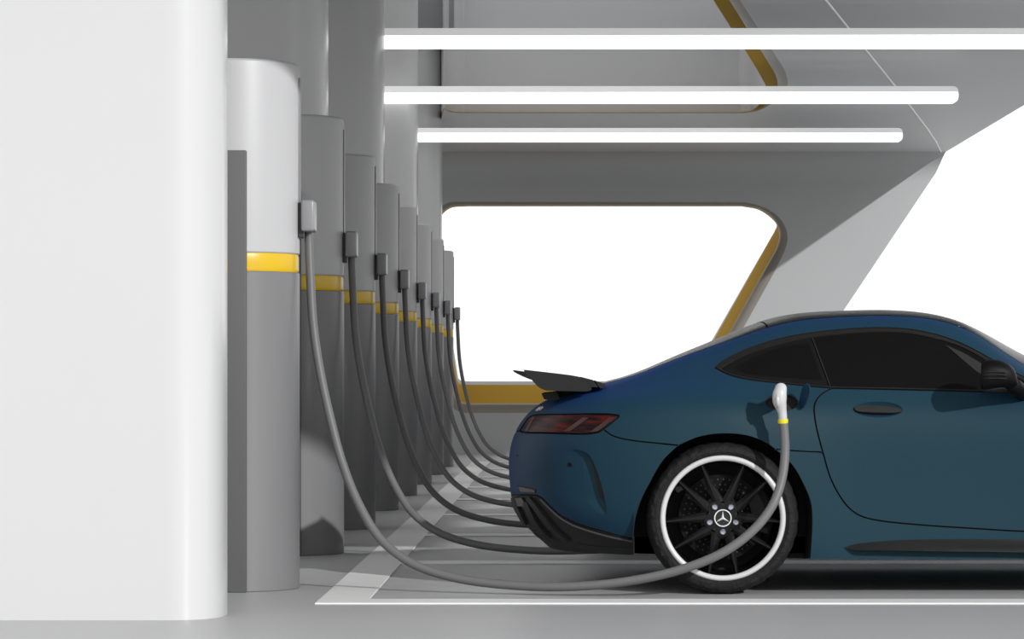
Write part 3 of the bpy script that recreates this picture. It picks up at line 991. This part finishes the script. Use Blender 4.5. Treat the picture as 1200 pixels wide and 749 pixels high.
def pxpatch(name, pts, m, parent, lift=.004, rim=.006, smooth=False, both='pair', step=.012):
    if smooth: pl = [tuple(p) for p in invert(catmull(pts, 5, closed=True))]
    else: pl = [tuple(p) for p in invert(dens(list(pts) + [pts[0]], 2.5)[:-1])]
    return build(name, None, m, poly=pl, lift=lift, rim=rim, parent=parent, both=both, step=step)
for pts in ([(603, 590), (609, 592), (613, 612), (619, 621), (614, 618), (606, 606)],
            [(619, 605.5), (624, 604), (627, 610.5)],
            [(625, 597), (631, 600.5), (639, 609), (646, 616), (637, 613), (630, 606)],
            [(612, 618.5), (614.5, 613), (618, 618.5)],
            [(623, 621), (632, 620), (629, 622.6)],
            [(636, 623), (651, 623), (642, 624.8)],
            [(622, 622.5), (630, 626), (637, 632), (630, 629.5)],
            [(636, 624.5), (648, 629), (662, 637), (650, 633)]):
    pxpatch('diffuser_slot', pts, M['well'], diffu, lift=.0015, rim=0)
ribbon_on('diffuser_fin', [(604, 583), (607, 593), (611, 601), (615, 609), (618, 614)], 2, M['diff'], diffu, taper=[4, 4.5, 3.5, 3])
ribbon_on('diffuser_fin', [(618, 588), (623, 600), (629, 611), (636, 620), (646, 630)], 2, M['diff'], diffu, taper=[5, 5, 4, 3])
ribbon_on('diffuser_fin', [(621, 583), (630, 594), (641, 608), (652, 621), (668, 634)], 2, M['diff'], diffu, taper=[5, 5, 3.5, 2])
ribbon_on('diffuser_lip', [(634, 585), (645, 596), (656, 606), (671, 615), (690, 622), (715, 629), (741, 634.5)], 1.2, M['exh'], diffu, lift1=.006)
ribbon_on('diffuser_lip', [(675, 637), (690, 640.5), (712, 642.5), (741, 643.5)], 3, M['well'], diffu, lift1=.002)
pxpatch('exhaust_trim', [(605, 583), (614, 583), (620, 593), (609, 592.4)], M['exh'], diffu, lift=.014, rim=.02)
pxpatch('exhaust_gap', [(603.5, 580), (612, 580.5), (628, 582.3), (632, 583.5), (616, 583), (604, 582)], M['well'], diffu, lift=.0025, rim=0)

# main body: rear flanks, deck, roof rails and pillars
port_poly = cpoly(916, 471.8, 18.8, 10.2, 36, .05)
light_poly0 = uvpoly([('p', light_b), ('p', light_t)], -.3)
body_poly = uvpoly([('u', [(0, 8.0), (0, v_lt + .04)]), ('p', light_t[::-1], -1), ('p', bseam, -1), ('p', archT, -1), ('p', hseam, -1), ('p', door_up, -1), ('p', trim_b[::-1], -1), ('p', trim_t, -1),
                    ('u', [(u_at(1262, 466), v_at(1262, 466)), (u_cowl8, 7.6), (u_cowl8, 8.0)]), ('u', [(u_cowl8, 8.0), (u_on_row(1.5, 8.0), 8.0), (u_on_row(.4, 8), 8.0), (0, 8.0)])], .55)
body = build('body_shell', None, M['paint'], holes=[port_poly], both='join', poly=body_poly)[0]
# rocker panel
rocker_poly = uvpoly([('p', hseam[::-1], -1), ('p', archR, -1), ('u', [(u_at(949, 655), 0), (u_at(1431, 655), 0)]), ('p', [(1431, 655), (1430, 630), (1431, 612)]),
                      ('p', [(1431, 612), (1318, 612)]), ('p', [(1318, 613), (1285, 625)]), ('p', door_dn[::-1], -1)], .55)
build('rocker_panel', None, M['paint'], poly=rocker_poly)
# doors
handle_hole = cpoly(1028.5, 480, 29.5, 9.3, 40, .02)
door_poly = uvpoly([('p', door_up), ('p', belt + [(1322, 468)]), ('p', door_fr[::-1]), ('p', door_dn[::-1])], .8)
doors = build('door', None, M['paint'], holes=[handle_hole], poly=door_poly, both='pair')
def cup(uv, P):
    px = proj(P); q = ((px[:, 0] - 1028.5) / 29.5) ** 2 + ((px[:, 1] - 480) / 9.3) ** 2
    return -.030 * np.clip(1 - q, 0, 1) ** .8
build('handle_recess', None, M['paint'], poly=handle_hole, both='pair', parent=doors, disp=cup, rim=0, step=.006)
# door handle: a slim bar over the recess
hb = [(1001.5, 477.5), (1006, 476), (1020, 475.8), (1038, 477), (1050, 478.5), (1056, 480.5), (1057, 482.5), (1050, 484), (1035, 484), (1018, 483.5), (1004, 482), (1001.5, 480)]
handles = build('door_handle', None, M['carbon'], poly=[tuple(p) for p in invert(catmull(hb, 4, closed=True))], both='pair', parent=doors, lift=.006, rim=.022, step=.008)
# front body, simplified beyond the frame
fb_poly = uvpoly([('p', door_fr[:4] + [(1338, 535), (1333, 500), (1324, 470)], -1), ('u', [(u_at(1324, 470), v_at(1324, 470)), (u_at(1262, 466) + .004, v_at(1262, 466) + .05), (u_cowl8 + .004, 7.6), (u_cowl8 + .004, 8.0), (u_cowl10 + .004, 9.9999)]),
                  ('u', [(u_cowl10 + .004, 9.9999), (1, 9.9999), (1, 0), (u_at(1638, 655), 0)]), ('p', farch[::-1][:-2]), ('p', [(1431, 612), (1318, 612)])], .6)
build('front_body', None, M['paint'], both='join', poly=fb_poly, step=.035)
hl = [tuple(p) for p in invert(catmull([(1640, 540), (1668, 532), (1700, 540), (1726, 556), (1715, 563), (1680, 556)], 5, closed=True))]
build('headlight', None, M['lens'], poly=hl, lift=.004, rim=.01)
build('front_grille', None, M['black'], poly=uvpoly([('u', [(1, 1.0), (1, 2.4), (.962, 2.3), (.955, 1.2), (1, 1.0)])], 0), both='join', lift=.004, rim=.01)
def grid_panel(name, a8, a10, b8, b10, m, nu=70, nv=40, v0=8.0, lift=.0012):
    uu, vv = [], []
    for i in range(nu + 1):
        for j in range(nv + 1):
            t = j / nv; v = v0 + (9.9999 - v0) * t
            ua = a8 + (a10 - a8) * t; ub = b8 + (b10 - b8) * t
            uu.append(ua + (ub - ua) * i / nu); vv.append(v)
    uu = np.array(uu); vv = np.array(vv)
    P = Surf(uu, vv) + Norm(uu, vv) * lift
    verts, faces = [], []
    for s in (1, -1):
        b0 = len(verts); verts += W(P, s)
        for i in range(nu):
            for j in range(nv):
                q = (i * (nv + 1) + j, (i + 1) * (nv + 1) + j, (i + 1) * (nv + 1) + j + 1, i * (nv + 1) + j + 1)
                faces.append(tuple(b0 + k for k in q))
    o = obj(name, verts, faces, m)
    bm = bmesh.new(); bm.from_mesh(o.data)
    bmesh.ops.remove_doubles(bm, verts=[v for v in bm.verts if abs(v.co.y - YC) < .004], dist=.004)
    bmesh.ops.recalc_face_normals(bm, faces=bm.faces)
    bm.to_mesh(o.data); bm.free()
    for p in o.data.polygons: p.use_smooth = True
    return carput(o)
# glass above the side line
grid_panel('rear_window', 0.0, 0.0, u_rw8 - G, u_rw10 - G, M['roof'])
grid_panel('roof_panel', u_rw8 + G, u_rw10 + G, u_rf8, u_rf10, M['roof'], lift=.002)
grid_panel('windshield', u_rf8, u_rf10, u_cowl8, u_cowl10, M['roof'])
# side windows
glass_t = [(844, 431.5), (860, 421.8), (880, 413), (900, 406.8), (925, 400.3), (951, 395.2), (975, 392.3), (1003, 389.8), (1033, 388.6), (1050, 389), (1067, 390.6), (1093, 396), (1120, 403.6), (1140, 413), (1160, 424.5), (1200, 446), (1225, 457)]
glass_b = [(844, 431.5), (853, 436.5), (870, 441.5), (892, 444.8), (920, 448), (945, 450.8), (974, 453), (1033, 454.2), (1100, 455.8), (1160, 457.4), (1225, 460.5)]
gl_poly = uvpoly([('p', glass_t), ('p', [(1225, 457), (1225, 460.5)]), ('p', glass_b[::-1])], 0)
trims = build('window_trim', None, M['trim'], poly=uvpoly([('p', trim_t), ('p', (belt[::-1])), ('p', trim_b[::-1])], .5), holes=[gl_poly], step=.014, lift=.001)
split = [(951.5, 394.5), (973, 453.5)]
qg = [p for p in glass_t if p[0] < 952]
build('quarter_window', None, M['glass2'], poly=uvpoly([('p', qg), ('p', [(951, 395.2), (972, 453)]), ('p', [p for p in glass_b if p[0] < 975][::-1])], .55), parent=trims, lift=-.003, rim=.004)
build('quarter_glass', [('p', [(861.4, 430.8), (873, 424), (887, 417.4), (903, 411), (920, 406), (936, 403.2), (948, 402)]), ('p', [(948, 402), (964, 445.5)]), ('p', [(964, 445.5), (913.5, 442), (890, 439.5), (873.4, 436.8), (861.4, 430.8)])], M['glass'], parent=trims, lift=-.0015, rim=.002, gap=0)
gr = [p for p in glass_t if p[0] > 952]
build('side_window', None, M['glass'], poly=uvpoly([('p', [(951, 395.2)] + gr), ('p', [(1225, 457), (1225, 460.5)]), ('p', [p for p in glass_b if p[0] > 973][::-1]), ('p', [(974, 453), (951, 395.2)])], .55), parent=trims, lift=-.003, rim=.004)
ribbon_on('window_divider', [(952, 396), (962.5, 424), (973, 452.5)], .9, M['trim_refl'], None, lift0=-.004, lift1=.001)
pxpatch('window_reflection', [(1108, 404), (1130, 414), (1153, 427.5), (1152, 440), (1144, 435)], M['trim_refl'], None, lift=0, rim=.004)  # grey patch that paints in a triangular reflection on the side window

# tail lights
tails = build('tail_light', None, M['tail'], poly=uvpoly([('p', light_b), ('p', light_t)], .9), lift=.001)
for pts in ([(615, 505), (624, 489.5), (627, 488.6), (618, 505.4)], [(660, 506), (668, 505.5), (690, 490), (684, 489)], [(700, 506), (707, 501), (722, 489), (715, 489), (702, 499), (692, 506)]):
    pxpatch('light_bar', pts, M['tailbar'], tails, lift=.0022, rim=.001, step=.006)

# side skirt blade
sk_t = [(989, 642), (1000, 638.2), (1020, 635.6), (1050, 633.3), (1090, 632.2), (1150, 632), (1250, 633), (1380, 637), (1415, 641)]
sk_b = [(1415, 644), (1300, 648), (1200, 647), (1100, 645.8), (1030, 645), (1000, 644.3), (989, 642)]
def skirt_disp(uv, P):
    px = proj(P); t = np.interp(px[:, 0], [989, 1000, 1020, 1050, 1090, 1400], [642, 638.2, 635.6, 633.3, 632.2, 640]); b_ = 646.5
    k = np.clip((px[:, 1] - t) / np.maximum(b_ - t, 1), 0, 1)
    return .004 + .05 * np.minimum(k * 1.15, 1) * np.clip((px[:, 0] - 985) / 25, 0, 1)
build('side_skirt', [('p', sk_t), ('p', [(1415, 641), (1415, 644)]), ('p', sk_b)], M['carbon'], disp=skirt_disp, gap=0, rim=.06, step=.012)
# charge port and its flap
def pcup(uv, P):
    px = proj(P); q = ((px[:, 0] - 916) / 18.8) ** 2 + ((px[:, 1] - 471.8) / 10.2) ** 2
    return -.05 * np.clip(1 - q, 0, 1) ** .4
build('charge_port', None, M['well'], poly=port_poly, both='near', disp=pcup, rim=0, step=.008)
sp_ = Surf(np.array([u_at(938, 470)]), np.array([v_at(938, 470)]))[0]
bm = bmesh.new()
flap = catmull([(938.7, 479.6), (936.4, 475), (937.6, 464), (940.5, 454), (944.5, 449.3), (948, 452.5), (948.6, 459), (946, 468), (942.5, 475.5)], 5, closed=True)
A = []; B = []
for p in flap:
    t = (p[0] - 936) / 13.0
    y = YC - sp_[1] - .008 - .10 * t
    q = at(p[0], p[1], y)
    A.append(bm.verts.new(q)); B.append(bm.verts.new(q + Vector((.005, .004, .001))))
bm.faces.new(A); bm.faces.new(B)
for i in range(len(A)): bm.faces.new((A[i], A[(i + 1) % len(A)], B[(i + 1) % len(A)], B[i]))
carput(bm_obj('charge_flap', bm, M['paint'], angle=40))

# rear wing on two stands
wing_px = [(614, 433.3), (640, 436.2), (660, 438.6), (672, 440.3), (680, 442.2), (685.5, 446), (690.5, 451.5), (693.3, 456), (690.5, 458.2), (668, 458.4), (650, 458.2), (638, 457.2), (631, 453.5), (625, 447.5), (620, 441.5), (614.5, 437.5)]
HE = .70                                     # endplate half spacing
plate = [at(x, y, YC - HE) for x, y in [tuple(wing_px[0])] + [tuple(p) for p in catmull(wing_px[1:15], 4)] + [tuple(wing_px[15])]]
bm = bmesh.new()
# blade: aerofoil sections across, trailing edge bowed back at the centre
secs = []
for h in np.linspace(-HE, HE, 25):
    bow = 1 - (h / HE) ** 2
    xt, zt_ = -.168 - .065 * bow, 1.004 + .010 * bow
    xl, zl = .112, .968
    sec = []
    for k in range(24):
        a = 2 * PI * k / 24
        s = (1 - math.cos(a)) / 2
        th = .020 * (math.sin(PI * s ** .6) + .15) * (1 if a < PI else -1)
        sec.append(Vector((xt + (xl - xt) * s, YC - h, zt_ + (zl - zt_) * s - .03 * math.sin(PI * s) + th * (0 if k in (0, 12) else 1) * .5)))
    secs.append([bm.verts.new(p) for p in sec])
for A, B in zip(secs, secs[1:]):
    for k in range(24): bm.faces.new((A[k], A[(k + 1) % 24], B[(k + 1) % 24], B[k]))
bm.faces.new(secs[0]); bm.faces.new(secs[-1])
wing = carput(bm_obj('rear_wing', bm, M['carbon'], angle=40))
for s in (1, -1):
    bm = bmesh.new()
    prism(bm, [(p.x, p.z) for p in plate], 'y', YC - s * (HE + .006), YC - s * (HE - .012))
    carput(bm_obj('endplate', bm, M['carbon'], smooth=False), wing)
    # stand
    bm = bmesh.new()
    st = [(634.5, 460), (652, 458), (656.5, 467), (650, 468.5), (637.5, 467)]
    prism(bm, [(p.x, p.z - .004) for p in (at(x, y, YC - .56) for x, y in st)], 'y', YC - s * .56, YC - s * .50)
    carput(bm_obj('wing_stand', bm, M['carbon'], smooth=False), wing)
    bm = bmesh.new()
    st = [(652, 457), (672, 457), (668, 462), (662, 467), (656, 469)]
    prism(bm, [(p.x, p.z) for p in (at(x, y, YC - .5) for x, y in st)], 'y', YC - s * .47, YC - s * .43)
    carput(bm_obj('wing_stand', bm, M['black'], smooth=False), wing)
for pts in ([(.088, .983), (.146, .968), (.170, .935), (.130, .935)], [(.154, .966), (.192, .953), (.202, .946), (.196, .930), (.178, .930)]):   # two cross slats ahead of the blade
    bm = bmesh.new(); prism(bm, pts, 'y', YC - HE + .01, YC + HE - .01)
    carput(bm_obj('wing_slat', bm, M['carbon'], smooth=False), wing)

# model badge on the tail
def text_mesh(s, size, depth):
    cu = bpy.data.curves.new('badge', 'FONT'); cu.body = s; cu.size = size; cu.extrude = depth; cu.align_x = 'CENTER'; cu.align_y = 'CENTER'; cu.shear = .25
    o = bpy.data.objects.new('badge', cu); COL.objects.link(o)
    me = bpy.data.meshes.new_from_object(o.evaluated_get(bpy.context.evaluated_depsgraph_get()))
    bpy.data.objects.remove(o)
    return me
bu, bv = invert([(632.5, 480)])[0]
bp = Surf(np.array([bu]), np.array([bv]))[0]; bn = Norm(np.array([bu]), np.array([bv]))[0]
bt = Surf(np.array([bu + .004]), np.array([bv]))[0] - Surf(np.array([bu - .004]), np.array([bv]))[0]
me = text_mesh('GT R', .032, .0025); me.materials.append(M['chrome'])
o = bpy.data.objects.new('model_badge', me); COL.objects.link(o)
wn = Vector((bn[0], -bn[1], bn[2])).normalized(); wt = Vector((bt[0], -bt[1], bt[2])); wt = (wt - wn * wt.dot(wn)).normalized(); wb = wn.cross(wt)
o.parent = CAR
R_ = Matrix((wt, wb, wn)).transposed().to_4x4()
o.matrix_local = Matrix.Translation(Vector((bp[0], YC - bp[1], bp[2])) + wn * .004 - CAR.location) @ R_

# wing mirrors
for s in (1, -1):
    def mp(px, py, h): 
        p = at(px, py, YC - h); return Vector((p.x, YC - s * h, p.z))
    bm = bmesh.new()
    # shell: rounded pod from cross sections along x
    secs = []
    prof = [(1149.5, 445, 8), (1150, 441.5, 15), (1153, 440, 17.3), (1160, 438.7, 17.5), (1168, 438.3, 16.7), (1176, 438.8, 15.2), (1183, 440, 13), (1188.5, 442.5, 10), (1191.5, 446, 6), (1192.5, 448.5, 2)]
    for px, cy, hh in prof:
        ring = []
        for k in range(28):
            a = 2 * PI * k / 28
            ca, sa = math.cos(a), math.sin(a)
            c_ = math.copysign(abs(ca) ** .8, ca); s_ = math.copysign(abs(sa) ** .8, sa)
            hw = .085 * (hh / 17.5) ** .6
            ring.append(bm.verts.new(mp(px, cy + hh * s_, 1.06 + hw * c_)))
        secs.append(ring)
    for A, B in zip(secs, secs[1:]):
        for k in range(28): bm.faces.new((A[k], A[(k + 1) % 28], B[(k + 1) % 28], B[k]))
    bm.faces.new(secs[0]); bm.faces.new(secs[-1])
    mir = carput(bm_obj('wing_mirror', bm, M['black'], angle=50))
    for yy in (436, 439.5, 443.5):
        pts = [mp(x, yy + d, 1.06 + .0855) for x, d in ((1153, 0), (1160, -.3), (1170, -.2), (1180, .4))]
        v_, f_ = tube_geo(pts, .0025, 6); carput(obj('mirror_rib', v_, f_, M['well']), mir)
    v_, f_ = tube_geo([mp(1184, 448, 1.03), mp(1190, 453, .98), mp(1196, 458, .92), mp(1200, 461, .86)], [.035, .034, .036, .04], 16)
    carput(obj('mirror_stem', v_, f_, M['black']), mir)
    v_, f_ = tube_geo([mp(1152, 456.5, .875), mp(1185, 458, .875)], [.012, .012], 8)
    carput(obj('mirror_foot', v_, f_, M['trim_refl']), mir)

# wheel wells and floor pan
wheels_xz = [(.7285, .345), (3.36, .345)]
for (cx, cz) in wheels_xz:
    for s in (1, -1):
        bm = bmesh.new()
        # liner: arch shape swept inward
        outl = [(-.408, -.17)] + [(.405 * math.cos(a), .398 * math.sin(a)) for a in np.linspace(PI, 0, 30)] + [(.40, -.18)]
        A = [bm.verts.new((cx + x, YC - s * .945, cz + z)) for x, z in outl]
        B = [bm.verts.new((cx + x, YC - s * .55, cz + (z if z > -.1 else (-.205 if x > 0 else -.18)))) for x, z in outl]
        for i in range(len(A) - 1): bm.faces.new((A[i], A[i + 1], B[i + 1], B[i]))
        bm.faces.new(B)
        carput(bm_obj('wheel_liner', bm, M['well'], angle=60, recalc=False))
bm = bmesh.new()
box(bm, .14, .33, YC - .6, YC + .6, .2, .26)
box(bm, .33, 3.76, YC - .55, YC + .55, .165, .24)
box(bm, 1.14, 2.95, YC - .92, YC + .92, .16, .24)
box(bm, 3.76, 4.05, YC - .86, YC + .86, .17, .24)
carput(bm_obj('floor_pan', bm, M['well'], smooth=False))

# wheels
def tread(r, a, k):
    if r > .335: return (-.004 if (k % 6) < 2 else .0) if abs(a) > .1 else (-.003 if (k + 3) % 6 < 2 else 0)
    if r > .315: return (-.0035 if (k % 6) < 2 else .0015)
    return 0
WH = []
def make_wheel(cx, cz, s):
    yo = YC - s * .967                        # outer plane of the tyre
    d = s                                     # inward direction is +y for the near side
    def L(prof, seg=96, wob=None, close=False):
        bm = bmesh.new()
        rings = lathe(bm, [(r, a * d) for r, a in prof], (cx, yo, cz), 'y', seg, wob, close)
        return bm, rings
    # rim barrel
    bm, rg = L([(.275, .030), (.268, .020), (.262, .022), (.258, .032), (.257, .05), (.250, .10), (.245, .27), (.262, .28), (.268, .27), (.255, .24), (.262, .10), (.272, .05)], 96, close=True)
    wheel = carput(bm_obj('wheel', bm, M['rim'], angle=35))
    bm, rg = L([(.276, .035), (.283, .018), (.300, .006), (.318, .010), (.330, .022), (.340, .045), (.344, .075), (.345, .15), (.344, .23), (.340, .26), (.328, .285), (.300, .30), (.27, .29)], 180, tread)
    carput(bm_obj('tyre', bm, M['tyre'], angle=30), wheel)
    bm, rg = L([(.2585, .020), (.262, .012), (.270, .008), (.278, .009), (.2835, .016), (.282, .024), (.262, .026)], 96, close=True)
    carput(bm_obj('rim_lip', bm, M['lip'], angle=50), wheel)
    # ten tapered spokes in five pairs, each ridge faceted
    for i in range(5):
        c0 = math.radians(54 + 72 * i)
        for q in (1, -1):
            a0, a1 = c0 + q * math.radians(22), c0 + q * math.radians(14.2)
            p0 = Vector((math.cos(a0) * .070, 0, math.sin(a0) * .070)); p1 = Vector((math.cos(a1) * .259, 0, math.sin(a1) * .259))
            t = (p1 - p0).normalized(); w = Vector((-t.z, 0, t.x))
            bm = bmesh.new()
            rings = []
            for f, hw, y0, dp in ((0, .024, .030, .045), (.18, .021, .029, .05), (.5, .0155, .030, .05), (.8, .0105, .031, .045), (1, .008, .030, .05)):
                p = p0.lerp(p1, f) + Vector((cx, 0, cz))
                pts = [(-hw, y0 + .010), (-hw * .35, y0), (hw * .35, y0), (hw, y0 + .010), (hw * 1.1, y0 + dp), (-hw * 1.1, y0 + dp)]
                rings.append([bm.verts.new((p + w * x) + Vector((0, yo + d * y, 0))) for x, y in pts])
            for A, B in zip(rings, rings[1:]):
                for k in range(6): bm.faces.new((A[k], A[(k + 1) % 6], B[(k + 1) % 6], B[k]))
            bm.faces.new(rings[0]); bm.faces.new(rings[-1])
            carput(bm_obj('spoke', bm, M['rim'], smooth=False), wheel)
    # hub with five lobes
    bm = bmesh.new()
    poly = []
    for k in range(120):
        a = 2 * PI * k / 120
        r = .078 + .010 * math.cos(5 * (a - math.radians(54)))
        poly.append((cx + r * math.cos(a), cz + r * math.sin(a)))
    prism(bm, poly, 'y', yo + d * .026, yo + d * .085)
    bmesh.ops.bevel(bm, geom=[e for e in bm.edges if abs(e.verts[0].co.y - e.verts[1].co.y) < 1e-6 and abs(e.verts[0].co.y - (yo + d * .026)) < 1e-5], offset=.006, segments=2, affect='EDGES')
    carput(bm_obj('hub', bm, M['rim'], angle=30), wheel)
    for i in range(5):
        a = math.radians(54 + 72 * i)
        bx, bz = cx + .0625 * math.cos(a), cz + .0625 * math.sin(a)
        bm = bmesh.new()
        rings = lathe(bm, [(.0135, .028 * d), (.0135, .016 * d), (.010, .012 * d), (.006, .0125 * d)], (bx, yo, bz), 'y', 6 * 3)
        cap(bm, rings[-1])
        carput(bm_obj('lug_bolt', bm, M['bolt'], angle=25), wheel)
        a += math.radians(36)
        bm = bmesh.new(); rings = lathe(bm, [(.0045, .0262 * d), (.0045, .0252 * d)], (cx + .064 * math.cos(a), yo, cz + .064 * math.sin(a)), 'y', 12); cap(bm, rings[-1])
        carput(bm_obj('hub_dimple', bm, M['well']), wheel)
    # three-pointed star in a ring
    bm = bmesh.new()
    rings = lathe(bm, [(.034, .028 * d), (.0345, .018 * d), (.037, .016 * d), (.0395, .018 * d), (.040, .028 * d)], (cx, yo, cz), 'y', 48)
    star = []
    for k in range(6):
        a = PI / 2 + k * PI / 3; r = .0345 if k % 2 == 0 else .0058
        star.append((cx + r * math.cos(a), cz + r * math.sin(a)))
    A = [bm.verts.new((x, yo + d * .024, z)) for x, z in star]; c_ = bm.verts.new((cx, yo + d * .0175, cz))
    for k in range(6): bm.faces.new((A[k], A[(k + 1) % 6], c_))
    carput(bm_obj('star_emblem', bm, M['chrome'], smooth=False, recalc=False), wheel)
    bm = bmesh.new(); rings = lathe(bm, [(.038, .026 * d), (.036, .0245 * d)], (cx, yo, cz), 'y', 40); cap(bm, rings[-1])
    carput(bm_obj('hub_cap', bm, M['well']), wheel)
    # brake disc with drilled holes shown as dark dimples, hat and caliper
    bm, rg = L([(.10, .125), (.195, .125), (.197, .128), (.197, .155), (.10, .155)], 80)
    disc = carput(bm_obj('brake_disc', bm, M['disc'], angle=30), wheel)
    bm, rg = L([(.06, .10), (.088, .10), (.098, .106), (.10, .13)], 60)
    carput(bm_obj('brake_hat', bm, M['hubgrey'], angle=30), wheel)
    bm = bmesh.new()
    for k in range(40):
        for j, rr in enumerate((.125, .148, .172)):
            a = 2 * PI * (k + j * .33) / 40
            if rr > .11:
                rg = lathe(bm, [(.0042, .1246 * d), (.0042, .1243 * d)], (cx + rr * math.cos(a), yo, cz + rr * math.sin(a)), 'y', 8); cap(bm, rg[-1])
    carput(bm_obj('disc_drillings', bm, M['hubgrey']), wheel)
    bm = bmesh.new()
    poly = [(cx + r * math.cos(a), cz + r * math.sin(a)) for r, a in [(.225, t) for t in np.linspace(-.35, .75, 14)] + [(.135, t) for t in np.linspace(.75, -.35, 14)]]
    prism(bm, poly, 'y', yo + d * .085, yo + d * .16)
    carput(bm_obj('brake_caliper', bm, M['caliper'], smooth=False), wheel)
    # backing so that no light leaks through the hub
    bm, rg = L([(.245, .25), (.06, .25)], 60); cap(bm, rg[-1])
    carput(bm_obj('brake_shield', bm, M['well']), wheel)
    return wheel
for (cx, cz) in wheels_xz:
    for s in (1, -1): make_wheel(cx, cz, s)
tag(CAR, 'dark blue and teal sports coupe with black rear wing, plugged into a white charging connector', 'car')
# more coupes of the same paint stand in the next bays, without a wing and parked a little further forward
for i in range(1, 8):
    c = copy_tree(CAR); c.location = (CAR.location.x + .4, YC + S * i, 0)
    for ch in list(c.children):
        if ch.name.startswith('rear_wing'):
            for g in list(ch.children): bpy.data.objects.remove(g)
            bpy.data.objects.remove(ch)
    tag(c, 'blue coupe without a wing parked in a bay further back, hidden behind the nearest car', 'car', 'coupes hidden in the bays further back')
CAR['label'] = 'nearest dark blue and teal sports coupe with black rear wing and white plugged-in connector'

# ================================================================== light
w = bpy.data.worlds.new('sky'); SC.world = w
w.use_nodes = True
nt = w.node_tree
bg = nt.nodes['Background']
bg.inputs['Color'].default_value = (1, 1, 1, 1)
bg.inputs['Strength'].default_value = 1.15
sun = bpy.data.lights.new('sun', 'SUN'); sun.energy = 3.2; sun.angle = math.radians(.8)
so = bpy.data.objects.new('sun', sun); COL.objects.link(so)
so.rotation_euler = Vector((-.77, 1, -.535)).to_track_quat('-Z', 'Y').to_euler()
so.location = (8, -6, 8)

vs = SC.view_settings
SC.display_settings.display_device = 'sRGB'
vs.view_transform = 'Standard'; vs.look = 'None'; vs.exposure = 0; vs.gamma = 1; vs.use_curve_mapping = False
